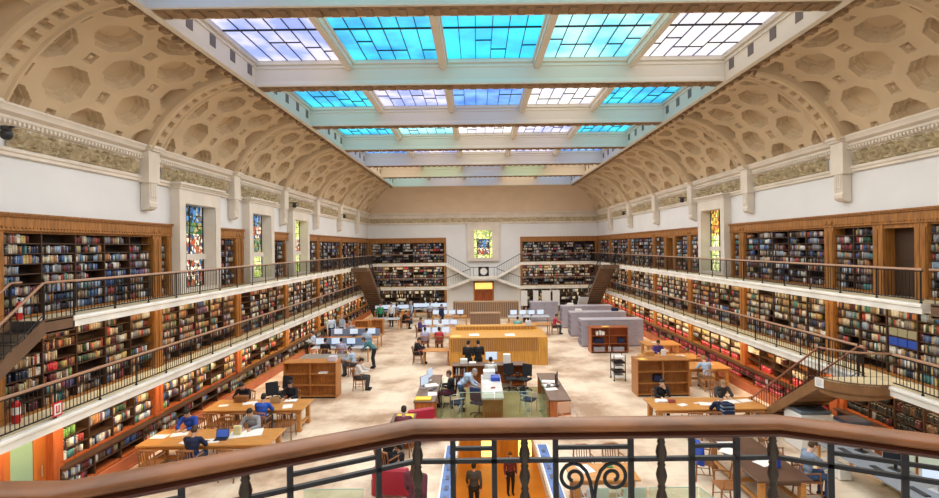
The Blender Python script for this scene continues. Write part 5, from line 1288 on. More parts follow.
# red armchair and low magazine table
M_redl = mat('red_leather', (.42, .02, .045), .4)
def armchair(x, y, r, label):
    g = empty('armchair', label, 'armchair', (x, y, 0), r, 'red armchairs')
    MB().bbox((0, -.02, .30), (.66, .66, .22), b=.05).build('seat', M_redl, g)
    MB().bbox((0, .34, .52), (.86, .16, .66), Matrix.Rotation(-.12, 3, 'X'), b=.05).build('backrest', M_redl, g)
    for s in (-1, 1):
        MB().bbox((s*.39, 0, .36), (.14, .76, .42), b=.05).build('armrest', M_redl, g)
        for sy in (-1, 1): MB().cyl((s*.34, sy*.3, 0), (s*.34, sy*.3, .19), .025).build('leg', M_silver, g)
armchair(-2.0, 11.75, PI - .1, 'red leather armchair beside the blue kerb strip'); armchair(-1.65, 15.15, .4, 'red armchair beside the small desk near the stairwell')
g = empty('magazine_table', 'low glass-grey table under magazines near the red armchair', 'table', (-1.75, 10.65, 0)); MB().bbox((0, 0, .36), (.9, .55, .04)).build('tabletop', M_grey, g)
for sx in (-1, 1):
    for sy in (-1, 1): MB().cyl((sx*.38, sy*.2, 0), (sx*.38, sy*.2, .34), .02).build('leg', M_silver, g)
for i in range(4): paper(-2.05 + i*.2, 10.7 + .03*i, .382 + .0, .2*i - .3, '%s blue and white magazine on the low grey table' % ORD[i], .19, .28, (M_paper, mat('mag_blue', (.25, .42, .6), .4))[i % 2], group='magazines')
for i in range(3):
    for nm, mcol, r in (('olive grey', mat('box_olive', (.24, .24, .17), .7), 4), ('blue', mat('box_blue', (.015, .06, .38), .6), 3)):
        box_thing('archive_box', 'box', '%s archive box, %s of three on a lower gallery shelf past the oak stair' % (nm, ORD[i]), (XR + .12, 13.02 - i*.29, L1T + .02 + .05 + .2464*r + .013), (.20, .27, .205), mcol, group='archive boxes on the lower gallery')
# ---------------------------------------------------------------- copiers
def copier(x, y, r, w, d, h, label, top):
    g = empty('copier', label, 'photocopier', (x, y, 0), r, 'photocopiers')
    MB().bbox((0, 0, h*.5), (w, d, h), b=.03).build('body', M_white, g)
    MB().bbox((0, .02, h + .06), (w - .04, d - .06, .10), b=.025).build('lid', top, g)
    MB().bbox((w*.3, -d/2 - .03, h - .04), (w*.3, .14, .03), Matrix.Rotation(.4, 3, 'X')).build('control_panel', M_black, g)
    for i in range(3): dr = MB().bbox((0, -d/2 - .005, .14 + i*.2), (w - .1, .03, .17)).build('paper_drawer', M_greyl, g); MB().box(-.1, -d/2 - .03, .19 + i*.2, .1, -d/2 - .015, .205 + i*.2).build('handle', M_black, dr)
copier(9.45, 14.35, PI/2, .80, .95, 1.02, 'white photocopier with a slate blue lid under the oak stair', mat('slate_lid', (.13, .17, .21), .35))
copier(10.05, 13.45, PI/2, .62, .70, .98, 'grey photocopier with a dark lid beside the slate lidded one', mat('lid_blueblack', (.08, .10, .16), .3))
# ---------------------------------------------------------------- ceiling cameras on the corbels
for i, (x, y, z, t) in enumerate(((XL + .50, 25.15, 8.02, 'third window'), (XL + .50, 34.6, 8.02, 'far corner'), (XR - .50, 25.0, 8.02, 'amber window'), (XR - .50, 35.0, 8.02, 'far corner of the amber window wall'), (XL + .50, 9.75, 8.15, 'near end of the three window wall'))):
    g = empty('security_camera', 'black dome camera high on a corbel by the ' + t, 'camera', (x, y, z), 0, 'security cameras')
    MB().ball((0, 0, 0), .11, 12, 8).build('dome', M_black, g, smooth=60); MB().cyl((0, 0, .08), (0, 0, .16), .09).build('mount', M_black, g)
    MB().bar((-.15 if x > 0 else .15, 0, .14), (.25 if x > 0 else -.25, 0, .14), .05, .04).build('bracket', M_black, g)
# ---------------------------------------------------------------- people: one continuous body each, clothes and hair as parts
def limb(mb, pts):
    """tapered capsule chain: pts = [(point, radius), ...]"""
    for (p, r), (q, s) in zip(pts, pts[1:]): mb.cyl(p, q, r, s, n=12)
    for p, r in pts: mb.ball(p, r, 12, 8)
def ell(mb, c, r, M=None):
    t = MB().ball((0, 0, 0), r, 14, 10); c = Vector(c)
    mb.add([c + (M @ Vector(v) if M else Vector(v)) for v in t.v], t.f)
def fuse(mb, voxel, name, mats, smooth=6, cut=None):
    me = bpy.data.meshes.new('tmp'); me.from_pydata(mb.v, [], mb.f)
    bm = bmesh.new(); bm.from_mesh(me); bmesh.ops.recalc_face_normals(bm, faces=bm.faces); bm.to_mesh(me); bm.free()
    o = bpy.data.objects.new('tmp', me); COL.objects.link(o)
    r = o.modifiers.new('r', 'REMESH'); r.mode = 'VOXEL'; r.voxel_size = voxel
    s = o.modifiers.new('s', 'SMOOTH'); s.iterations = smooth; s.factor = .5
    dg = bpy.context.evaluated_depsgraph_get(); dg.update()
    out = bpy.data.meshes.new_from_object(o.evaluated_get(dg)); bpy.data.objects.remove(o); bpy.data.meshes.remove(me)
    out.name = name; out.materials.clear()
    for m in mats: out.materials.append(m)
    out.polygons.foreach_set('use_smooth', [True] * len(out.polygons))
    if cut:
        bm = bmesh.new(); bm.from_mesh(out)
        bmesh.ops.delete(bm, geom=[v for v in bm.verts if cut(v.co)], context='VERTS'); bm.to_mesh(out); bm.free()
    return out
V = Vector
def pose(kind):
    j = {}
    if kind in ('stand', 'walk', 'arms'):
        j = dict(pel=V((0, 0, .95)), chest=V((0, .0, 1.26)), neck=V((0, .0, 1.46)), head=V((0, -.02, 1.62)))
        j['sh'] = [V((s*.185, .0, 1.40)) for s in (-1, 1)]
        j['el'] = [V((s*.235, .03, 1.12)) for s in (-1, 1)]; j['wr'] = [V((s*.235, -.07, .88)) for s in (-1, 1)]
        j['hip'] = [V((s*.095, 0, .92)) for s in (-1, 1)]; j['kn'] = [V((s*.10, -.02, .50)) for s in (-1, 1)]; j['an'] = [V((s*.10, .03, .09)) for s in (-1, 1)]
        if kind == 'walk':
            j['kn'] = [V((-.10, -.14, .52)), V((.10, .03, .50))]; j['an'] = [V((-.10, -.22, .10)), V((.10, .26, .14))]
            j['el'] = [V((-.235, .12, 1.14)), V((.235, -.06, 1.13))]; j['wr'] = [V((-.23, .08, .90)), V((.22, -.22, .95))]
        if kind == 'arms':   # hands in front, holding something at waist height
            j['el'] = [V((s*.235, -.02, 1.12)) for s in (-1, 1)]; j['wr'] = [V((s*.10, -.26, 1.10)) for s in (-1, 1)]; j['head'] = V((0, -.06, 1.61))
        j['fd'] = V((0, -.25, -1)) if kind != 'arms' else V((0, -1, .1))
    elif kind == 'bend':
        j = dict(pel=V((0, .10, .93)), chest=V((0, -.14, 1.18)), neck=V((0, -.30, 1.30)), head=V((0, -.42, 1.38)))
        j['sh'] = [V((s*.185, -.24, 1.27)) for s in (-1, 1)]; j['el'] = [V((s*.24, -.34, 1.03)) for s in (-1, 1)]; j['wr'] = [V((s*.18, -.52, .92)) for s in (-1, 1)]
        j['hip'] = [V((s*.095, .10, .90)) for s in (-1, 1)]; j['kn'] = [V((s*.10, .02, .50)) for s in (-1, 1)]; j['an'] = [V((s*.11, .08, .09)) for s in (-1, 1)]
        j['fd'] = V((0, -1, -.35))
    else:
        L = {'sit': .03, 'read': .12, 'type': .05, 'lean': .22, 'chin': .16}[kind]
        j = dict(pel=V((0, .06, .56)), chest=V((0, .06 - L*.6, .87)), neck=V((0, .06 - L, 1.06)), head=V((0, .02 - L*1.35, 1.215 - L*.15)))
        j['sh'] = [V((s*.185, .06 - L*.95, 1.00)) for s in (-1, 1)]
        el = {'sit': (.225, .0, .74), 'read': (.25, -.20, .80), 'type': (.23, -.06, .77), 'lean': (.27, -.28, .80), 'chin': (.25, -.26, .80)}[kind]
        wr = {'sit': (.12, -.24, .64), 'read': (.12, -.43, .80), 'type': (.11, -.36, .80), 'lean': (.10, -.46, .80), 'chin': (.12, -.44, .80)}[kind]
        j['el'] = [V((s*el[0], el[1], el[2])) for s in (-1, 1)]; j['wr'] = [V((s*wr[0], wr[1], wr[2])) for s in (-1, 1)]
        if kind == 'chin': j['wr'][1] = V((.08, -.24, 1.00)); j['el'][1] = V((.20, -.30, .80))
        j['hip'] = [V((s*.10, .04, .54)) for s in (-1, 1)]; j['kn'] = [V((s*.12, -.40, .53)) for s in (-1, 1)]; j['an'] = [V((s*.12, -.36, .09)) for s in (-1, 1)]
        j['fd'] = V((0, -1, -.12))
        j['nod'] = {'sit': .1, 'read': .55, 'type': .15, 'lean': .6, 'chin': .2}[kind]
    j.setdefault('nod', .35 if kind in ('arms', 'bend') else .05)
    return j
def hand(mb, wr, fd, s, curl=.35):
    """palm, four unequal fingers with a knuckle bend and a thumb leaving the side of the palm"""
    fd = fd.normalized(); side = V((s, 0, 0)); side = (side - fd * side.dot(fd)).normalized(); nrm = fd.cross(side) * s
    if nrm.z > 0: nrm = -nrm
    for q in (-.026, -.009, .009, .026): limb(mb, [(wr + side*q*.7 + fd*.01, .015), (wr + side*q + fd*.085, .013)])
    for q, L in zip((-.030, -.010, .010, .030), (.062, .074, .078, .066)) :
        a = wr + side*q + fd*.085; b = a + fd*L*.55 + nrm*L*.12; c = b + (fd*.75 + nrm*curl*1.4).normalized()*L*.5
        limb(mb, [(a, .0105), (b, .0098), (c, .0088)])
    a = wr - side*.026 + fd*.025; b = a - side*.030 + fd*.032 + nrm*.008; c = b + fd*.034 - side*.006 + nrm*.010
    limb(mb, [(a, .013), (b, .0115), (c, .0098)])
PROTO = {}
def person_proto(kind, hair='short', skirt=False):
    key = (kind, hair, skirt)
    if key in PROTO: return PROTO[key]
    j = pose(kind); R = {}
    hn = Matrix.Rotation(j['nod'], 3, 'X')
    H = lambda x, y, z: j['head'] + hn @ V((x, y, z))
    tors = [(j['pel'], .125), (j['pel'].lerp(j['chest'], .45), .115), (j['chest'], .135)]
    mb = MB()
    for p, r in tors: ell(mb, p, (r*1.25, r*.85, r*.95))
    limb(mb, [(p, r*.80) for p, r in tors]); ell(mb, j['chest'] + V((0, 0, .09)), (.165, .105, .085))
    limb(mb, [(j['sh'][0], .052), (j['sh'][1], .052)]); limb(mb, [(j['chest'], .09), (j['neck'], .056), (H(0, .01, -.06), .052)])
    ell(mb, H(0, .012, .03), (.074, .093, .092), hn); ell(mb, H(0, -.022, -.055), (.055, .066, .060), hn); ell(mb, H(0, -.060, -.088), (.028, .024, .022), hn)
    limb(mb, [(H(0, -.088, .012), .009), (H(0, -.105, -.022), .014)])
    for s in (-1, 1): ell(mb, H(s*.076, .012, -.005), (.012, .020, .032), hn); ell(mb, H(s*.035, -.070, -.022), (.026, .02, .022), hn)
    for i, s in enumerate((-1, 1)):
        limb(mb, [(j['sh'][i], .050), (j['el'][i], .038), (j['el'][i].lerp(j['wr'][i], .3), .037), (j['wr'][i], .025)])
        hd = j['fd'] if not (kind == 'chin' and i == 1) else V((-.35, .0, 1))
        hand(mb, j['wr'][i], hd, s)
        limb(mb, [(j['hip'][i], .085), (j['kn'][i], .054), (j['kn'][i].lerp(j['an'][i], .3), .053), (j['an'][i], .034)])
        limb(mb, [(j['an'][i] - V((0, -.02, .045)), .036), (j['an'][i] + V((0, -.13, -.055)), .030)])
    R['body'] = fuse(mb, .0115, 'body', [M_skin], 4)
    mb = MB()
    for p, r in tors: ell(mb, p, (r*1.25 + .018, r*.85 + .020, r*.95 + .012))
    limb(mb, [(p, r*.80 + .02) for p, r in tors]); ell(mb, j['chest'] + V((0, 0, .09)), (.182, .122, .092)); limb(mb, [(j['sh'][0], .066), (j['sh'][1], .066)])
    limb(mb, [(j['chest'] + V((0, 0, .1)), .08), (j['neck'] - V((0, 0, .035)), .066)])
    for i in (0, 1): limb(mb, [(j['sh'][i], .066), (j['el'][i], .052), (j['el'][i].lerp(j['wr'][i], .92), .040)])
    R['shirt'] = fuse(mb, .016, 'shirt', [M_black], 3)
    mb = MB(); ell(mb, j['pel'], (.178, .128, .12))
    for i in (0, 1): limb(mb, [(j['hip'][i], .103), (j['kn'][i], .072), (j['an'][i] + V((0, 0, .02)), .052)])
    R['trousers'] = fuse(mb, .018, 'trousers', [M_black], 3)
    for i in (0, 1):
        mb = MB(); a = j['an'][i]; limb(mb, [(a - V((0, -.03, .035)), .046), (a + V((0, -.14, -.045)), .040)])
        R['shoe', i] = fuse(mb, .014, 'shoe', [M_black], 2)
    mb = MB()
    if hair == 'short':
        ell(mb, H(0, .022, .052), (.083, .098, .083), hn); ell(mb, H(0, .045, .0), (.080, .072, .080), hn)
    elif hair == 'long':
        ell(mb, H(0, .022, .052), (.086, .102, .086), hn); ell(mb, H(0, .055, -.01), (.088, .070, .10), hn); ell(mb, H(0, .075, -.13), (.092, .05, .13), hn)
    elif hair == 'bun':
        ell(mb, H(0, .022, .052), (.084, .100, .084), hn); ell(mb, H(0, .045, 0), (.080, .072, .080), hn); ell(mb, H(0, .13, .06), (.045, .045, .045), hn)
    if hair != 'bald': R['hair'] = fuse(mb, .014, 'hair', [M_hair['black']], 3)
    for s in (-1, 1): mb = MB(); ell(mb, H(s*.032, -.074, .014), (.013, .010, .009), hn); R['eye', s] = mb.mesh('eye', M_eye, 60)
    mb = MB(); ell(mb, H(0, -.079, -.060), (.024, .008, .007), hn); R['mouth'] = mb.mesh('mouth', M_lip, 60)
    PROTO[key] = R; return R
def cloth(name, c): return mat('cloth_' + name, c, .85, noise=(9, .15))
CL = {k: cloth(k, c) for k, c in dict(navy=(.012, .02, .06), blue=(.02, .07, .40), royal=(.03, .10, .50), black=(.013, .013, .016), paleblue=(.42, .54, .72), grey=(.30, .31, .34), greyblue=(.20, .26, .36), white=(.68, .68, .68), teal=(.06, .20, .22),
   green=(.04, .26, .13), red=(.50, .04, .06), aqua=(.18, .46, .46), denim=(.05, .09, .20), khaki=(.28, .22, .13), charcoal=(.05, .05, .055), maroon=(.13, .03, .05), purple=(.08, .05, .22), lilac=(.42, .42, .60)).items()}
def person(kind, x, y, rz, label, shirt, trousers='charcoal', hair=('black', 'short'), skin=None, z=0, scale=1., shoes='black', extra=None):
    R = person_proto(kind, hair[1])
    g = empty('person', label, 'person', (x, y, z), rz, None); g.scale = (scale,) * 3
    cols = dict(body=skin or M_skin, shirt=CL[shirt], trousers=CL[trousers], shoe=CL[shoes], hair=M_hair[hair[0]])
    for k, me in R.items():
        k = k if isinstance(k, str) else k[0]
        o = bpy.data.objects.new(k, me); COL.objects.link(o); o.parent = g
        if k in cols: matswap(o, cols[k])
    return g
P = person
P('read', -7.35, 12.78, PI, 'person in a navy top reading at the laptop table with back to the balcony', 'navy', 'denim', ('brown', 'short'))
P('lean', -8.35, 14.55, 0, 'person in a bright blue top bent over papers beside the shelves', 'blue', 'denim')
P('lean', -6.55, 14.55, 0, 'person in pale grey shirt reading a newspaper at the laptop table', 'grey', 'charcoal')
P('lean', -8.1, 17.35, 0, 'person in black leaning over papers at the second oak table', 'black')
P('read', -6.75, 15.55, PI, 'person in a royal blue jacket with back turned at the second oak table', 'royal', 'charcoal')
P('read', -6.5, 17.35, 0, 'person in black reading a white book at the second oak table', 'black', 'charcoal')
P('read', -4.95, 20.6, PI/2, 'person in white seated beside the end of the orange low bookcase', 'white', 'charcoal')
P('stand', -9.0, 30.7, .4, 'person in a pale blue shirt standing by the shelves, nearer of two', 'paleblue', 'navy', ('brown', 'short'))
P('stand', -8.4, 30.9, -.6, 'person in a pale blue shirt standing by the shelves, farther of two', 'paleblue', 'navy', ('grey', 'short'))
P('type', -9.05, 27.4, -PI/2, 'person in pale blue seated next to the shelves at the blue partition desk', 'paleblue', 'black')
P('type', -7.7, 25.15, PI, 'person in black seated at the first blue partition desk', 'black', 'black')
P('type', -6.9, 25.15, PI, 'person in lilac grey seated at the first blue partition desk', 'lilac', 'black', ('black', 'short'))
P('read', -5.75, 22.9, -PI/2, 'person in pale blue seated at the end of the dark grey table', 'paleblue', 'charcoal', ('brown', 'short'))
P('bend', -5.15, 24.3, -PI/2, 'person in teal leaning on the dark grey table end in the aisle', 'teal', 'black', ('brown', 'short'))
P('type', -6.3, 28.25, PI, 'person in pale blue seated at the second blue partition desk', 'paleblue', 'charcoal')
P('read', -7.9, 30.9, PI, 'person in grey seated at the pale oak table before the orange cabinets', 'grey', 'charcoal', ('grey', 'short'))
P('stand', -7.2, 36.9, .2, 'person in green standing behind the white topped table', 'green', 'black', ('brown', 'short'))
P('stand', -6.4, 36.95, -.2, 'person in white standing behind the white topped table', 'white', 'black')
P('read', -5.3, 35.9, PI/2, 'person in black seated at the end of the white topped table', 'black', 'black')
P('arms', -.45, 21.9, 2.7, 'person in a black suit standing behind the back staff counter, window side', 'black', 'black')
P('arms', .0, 21.95, 3.3, 'person in a black suit standing behind the back staff counter, next to the monitor', 'black', 'black')
P('type', .5, 20.4, PI, 'clerk in white seated at the back staff counter with back turned', 'white', 'charcoal')
P('bend', -.55, 17.8, -PI/2 + PI, 'clerk in pale blue bending over the island counter', 'paleblue', 'denim', ('grey', 'short'))
P('type', -1.05, 18.3, -PI/2, 'clerk in black seated at the yellow folder desk', 'black', 'maroon', ('brown', 'short'))
P('read', -2.15, 14.15, PI, 'person in maroon seated at the small desk near the stairwell', 'maroon', 'black')
P('stand', -5.1, 38.3, -1.2, 'person in a blue shirt standing by the orange pedestal', 'paleblue', 'denim', ('grey', 'short'))
P('type', -3.0, 28.2, PI, 'person in pale lilac seated at the nearer oak computer table', 'lilac', 'charcoal')
P('type', -2.2, 28.15, PI, 'person in red seated at the nearer oak computer table', 'red', 'charcoal')
P('type', -3.7, 32.1, PI/2, 'person in purple seated at the end of the middle oak computer table', 'purple', 'black')
P('type', -2.4, 31.2, PI, 'person in white seated at the middle oak computer table', 'white', 'black', ('grey', 'short'))
P('stand', -2.6, 35.9, 1.0, 'person in navy standing beside the ribbed oak rack', 'navy', 'black')
P('read', -3.1, 25.1, PI/2, 'person in black seated at the oak pedestal table by the golden catalogue', 'black', 'black')
P('read', 2.55, 31.95, PI, 'person in aqua seated at the brown table behind the golden catalogue', 'aqua', 'charcoal')
P('read', 5.05, 33.0, PI/2, 'person in red seated at the end of the brown table behind the golden catalogue', 'red', 'charcoal')
P('type', 3.6, 37.4, 0, 'person in white facing the balcony at the pale computer table', 'white', 'charcoal')
P('type', -6.5, 40.0, PI, 'person in grey blue at the counter with the deep blue panel', 'greyblue', 'black')
P('type', -3.9, 40.8, PI, 'person in pale blue at the long pale counter before the door', 'paleblue', 'black', ('grey', 'short'))
P('chin', 6.15, 16.95, 0, 'man in black resting his chin on his hand at the oak table', 'black', 'black', ('black', 'short'), M_skin2)
P('read', 7.35, 15.12, PI, 'reader in navy wearing a striped backpack, back turned', 'navy', 'denim')
P('lean', 8.15, 16.9, 0, 'reader in dark grey bent low opposite the striped backpack', 'charcoal', 'charcoal', ('fair', 'long'), M_skin2)
P('lean', 9.15, 20.05, PI, 'man in a pale blue shirt writing beside the red volumes, back turned', 'paleblue', 'khaki', ('fair', 'short'), M_skin2)
P('read', 8.5, 23.75, 0, 'person in purple grey seated behind the brown low bookcase', 'purple', 'charcoal')
P('read', 7.5, 11.45, PI/2, 'man in grey blue seated at the dark brown table', 'greyblue', 'denim', ('brown', 'short'), M_skin2)
P('walk', -1.25, 9.75, PI*.9, 'person in maroon walking along the blue kerb strip', 'maroon', 'maroon', ('brown', 'long'))
P('read', -2.3, 12.55, 2.6, 'person in black beyond the red armchair', 'black', 'black')
P('walk', -.2, 16.7, PI, 'person in a dark suit walking away on the lobby floor below the stairwell', 'charcoal', 'black', ('black', 'short'), z=-3.1)
P('stand', 1.1, 18.0, .2, 'slim person in black standing on the lobby floor below the stairwell', 'maroon', 'black', ('brown', 'long'), z=-3.1, scale=.88)
# striped backpack on the reader
g = empty('backpack', 'black and pale striped backpack worn by the reader at the oak table', 'backpack', (7.35, 14.83, .72), PI)
mb = MB()
for i in range(7): mb.bbox((0, .03, .03 + i*.055), (.36, .20, .054), b=.02, mi=i % 2)
mb.build('body', [CL['navy'], CL['greyblue']], g)
MB().bbox((0, .16, .13), (.26, .07, .18), b=.03).build('pocket', CL['navy'], g)
for s in (-1, 1): MB().tube([(s*.11, -.06, .38), (s*.12, -.22, .36), (s*.13, -.26, .2), (s*.12, -.08, .02)], .02, 6).build('strap', CL['navy'], g)
# ---------------------------------------------------------------- books
PAL = [('navy', (.02, .035, .09)), ('blue', (.04, .12, .36)), ('teal', (.05, .26, .26)), ('dark green', (.03, .085, .045)), ('bright green', (.16, .40, .07)), ('dark red', (.17, .018, .018)), ('red', (.46, .03, .025)), ('orange', (.52, .20, .05)),
       ('tan', (.44, .29, .14)), ('cream', (.62, .51, .34)), ('white', (.72, .70, .66)), ('grey', (.25, .25, .27)), ('black', (.018, .018, .02)), ('brown', (.15, .075, .035)), ('pale blue', (.28, .40, .56)), ('maroon', (.11, .018, .03)), ('yellow', (.60, .44, .10)), ('purple', (.17, .10, .24)), ('olive', (.22, .21, .11)), ('crimson', (.80, .0, .01))]
def mute(c):
    g = sum(c) / 3; return tuple((v * .80 + g * .20) * .86 for v in c)
PAL = [(n, mute(c)) for n, c in PAL]
BM = [mat('book_' + n.replace(' ', '_'), c, .6) for n, c in PAL]
W = {'U': [8,8,3,5,0,7,4,3,11,8,12,14,9,12,7,5,1,1,5,0], 'Lw0': [3,2,2,4,1,7,4,14,14,12,7,4,3,14,2,4,5,1,7,1], 'L': [5,3,2,4,0,6,4,8,14,12,13,10,4,13,5,4,2,1,6,0], 'Gw': [6,7,3,4,6,7,10,6,5,9,13,5,3,5,6,5,6,2,3,3], 'Ge': [1,1,0,0,0,6,4,0,1,2,4,1,1,1,0,4,0,0,0,80],
     'Geu': [0,0,0,0,0,1,1,5,16,18,10,8,1,6,2,1,1,0,3,0], 'E': [6,4,2,3,0,5,3,2,7,10,20,20,5,7,7,5,1,5,4,2], 'K': [1,1,0,0,0,0,0,0,1,2,10,4,22,3,2,0,0,0,0,0], 'Gk': [0,0,0,0,0,1,0,0,0,0,0,1,34,3,0,3,0,0,0,0], 'Lf': [6,3,2,2,0,5,3,3,8,12,22,15,4,7,8,4,1,4,4,2]}
BR = random.Random(2024)
B = []      # (case, row, sec, order, x, z, w, h, depth, y0, lean, colour)
for ci, cs in enumerate(CASES):
    zn = cs['zone']; side = zn[1:2]; kk = int(zn[2]) if zn[2:3].isdigit() else 6
    wt = W['K'] if zn == 'K' else W['E'] if zn == 'E' else W['U'] if zn[0] == 'U' else (W['Lw0'] if zn in ('Lw0', 'Lw1', 'Lw2') else (W['Lf'] if kk > 3 else W['L'])) if zn[0] == 'L' else (W['Gk'] if zn in ('Ge0', 'Ge1') else W['Geu'] if zn.endswith('u') else W['G' + side])
    thick = .033 if kk <= 2 else (.044 if kk <= 4 else .060)
    if zn in ('Ge0', 'Ge1'): thick = .05
    if zn.endswith('u'): thick = .09
    for si, (x0, x1) in enumerate(cs['secs']):
        for ri, (z, hh) in enumerate(cs['rows']):
            if zn.startswith('Gw') and kk in (0, 1, 2) and ri == 0 and 'plinth' in cs['desc'] and BR.random() < .55: continue
            if zn == 'Le1' and si == 2 and ri in (3, 4): continue
            if zn == 'Ge2u' and ri > 0 and BR.random() < .6: continue
            if BR.random() < (.07 if zn[0] != 'G' else .14): continue
            x = x0 + .005; end = x0 + (x1 - x0) * (1 if BR.random() < .55 else BR.uniform(.45, .97)); order = 0
            base_h = hh * BR.uniform(.70, .92); run = 0; col = 0
            while x < end - .02:
                if run <= 0:
                    run = BR.choice((1, 1, 1, 1, 2, 2, 3, 6)) if zn[0] != 'G' or side == 'w' else BR.choice((3, 6, 10)); col = BR.choices(range(len(PAL)), wt)[0]
                    base_h = hh * BR.uniform(.64, .95)
                if zn.endswith('u') and ri == 0: col = 19; base_h = hh * .93
                run -= 1
                w = thick * BR.uniform(.6, 1.45); h = min(hh * .97, base_h * BR.uniform(.90, 1.06)); lean = 0
                if x + w > end: break
                if BR.random() < .045: lean = BR.choice((-1, 1)) * BR.uniform(.08, .22); h *= .95; x += abs(lean) * h * .6
                if BR.random() < .02: x += BR.uniform(.03, .12)
                if x + w > end: break
                y0 = -cs['front'] + BR.uniform(.03, .065); dep = min(BR.uniform(.13, .19), cs['depth'] - .12)
                B.append((ci, ri, si, order, x, z, w * .96, h, dep, y0, lean, col)); order += 1
                x += w + (abs(lean) * h * .4 if lean else 0)
NB = len(B)
arr = np.array([b[4:12] for b in B]); cid = np.array([b[0] for b in B])
ox = np.array([CASES[c]['loc'] for c in cid]); rz = np.array([CASES[c]['rz'] for c in cid]); cs_, sn_ = np.cos(rz), np.sin(rz)
def corners():
    x, z, w, h, d, y, le = [arr[:, i] for i in range(7)]
    out = np.zeros((NB, 8, 3)); q = 0
    for dz in (0, 1):
        for dx, dy in ((0, 0), (1, 0), (1, 1), (0, 1)):
            lx = x + dx*w + dz*h*le; ly = y + dy*d; lz = z + dz*h
            out[:, q, 0] = ox[:, 0] + lx*cs_ - ly*sn_; out[:, q, 1] = ox[:, 1] + lx*sn_ + ly*cs_; out[:, q, 2] = ox[:, 2] + lz; q += 1
    return out
CV = corners(); ctr = CV[:, [0, 1, 4, 5]].mean(axis=1)
# which 300 show largest from the balcony: projected spine area, inside the frame, not hidden
F_ = 500.; dep_ = ctr[:, 1]; px = 477 + F_*ctr[:, 0]/dep_; py = 246.5 - F_*(ctr[:, 2] - EYE)/dep_
face = np.where(np.abs(rz) > .1, np.abs(ctr[:, 0]) / np.hypot(np.hypot(ctr[:, 0], dep_), ctr[:, 2] - EYE), 1.)
dist = np.linalg.norm(ctr - np.array((0, 0, EYE)), axis=1)
area = arr[:, 2] * arr[:, 3] * face / dist**2
ok = (px > 4) & (px < 935) & (py > 6) & (py < 492) & (dep_ > 2)
cand = np.argsort(-np.where(ok, area, 0))
bpy.context.view_layer.update(); dg = bpy.context.evaluated_depsgraph_get(); dg.update()
pick = []
for i in cand[:6000]:
    if len(pick) >= 300: break
    if not ok[i]: break
    see = 0
    for t in (.3, .7):
        p = Vector(CV[i, 0] * (1 - t) + CV[i, 5] * t); o = Vector((0, 0, EYE)); d = p - o; L = d.length; d.normalize()
        dist_ = 0; start = o.copy(); good = True
        hit, loc, nrm, idx, ob, mtx = S.ray_cast(dg, start + d * .05, d, distance=L - .10)
        see += 0 if hit else 1
    if see == 2: pick.append(i)
# the rest: one mass of spines
rest = np.setdiff1d(np.arange(NB), np.array(pick, dtype=int))
lab = np.array([i for i in rest if int(arr[i, 7]) == 19 and CASES[cid[i]]['zone'][:2] in ('Ge',)], dtype=int)
def band(i, f0, f1):
    c = CV[i].copy(); out = np.zeros_like(c); nrm = c[:, 0] - c[:, 3]; nrm = nrm / np.linalg.norm(nrm, axis=1, keepdims=True) * .004
    up = c[:, 4] - c[:, 0]
    for q in range(4):
        t = (.22, .78, .78, .22)[q]; e = c[:, 0] * (1 - t) + c[:, 1] * t + (nrm if q in (0, 1) else -nrm * .5); out[:, q] = e + up * f0; out[:, q + 4] = e + up * f1
    return out
labs = np.concatenate([band(lab, .60, .72), band(lab, .14, .18)]) if len(lab) else np.zeros((0, 8, 3))
vv = np.concatenate([CV[rest], labs]).reshape(-1, 3); n = len(rest) + len(labs); base_f = np.array([(0,3,2,1),(4,5,6,7),(0,1,5,4),(1,2,6,5),(2,3,7,6),(3,0,4,7)])
ff = (base_f[None] + (np.arange(n) * 8)[:, None, None]).reshape(-1, 4)
me = bpy.data.meshes.new('books'); me.vertices.add(n * 8); me.vertices.foreach_set('co', vv.ravel()); me.loops.add(ff.size); me.loops.foreach_set('vertex_index', ff.ravel()); me.polygons.add(n * 6)
me.polygons.foreach_set('loop_start', np.arange(0, ff.size, 4)); me.polygons.foreach_set('loop_total', np.full(n * 6, 4))
for m in BM: me.materials.append(m)
me.polygons.foreach_set('material_index', np.repeat(np.concatenate([arr[rest, 7].astype(int), np.full(len(labs), 10)]), 6)); me.update(); me.validate()
o = bpy.data.objects.new('books', me); COL.objects.link(o); tag(o, 'thousands of small book spines of all colours filling the oak bookcases', 'books', 'shelved books', 'stuff')
NTH = lambda k: {1: '1st', 2: '2nd', 3: '3rd'}.get(k if k < 20 else k % 10, '%dth' % k) if not (10 < k < 14) else '%dth' % k
NTH = lambda k: '%d%s' % (k, 'th' if 10 <= k % 100 <= 20 else {1: 'st', 2: 'nd', 3: 'rd'}.get(k % 10, 'th'))
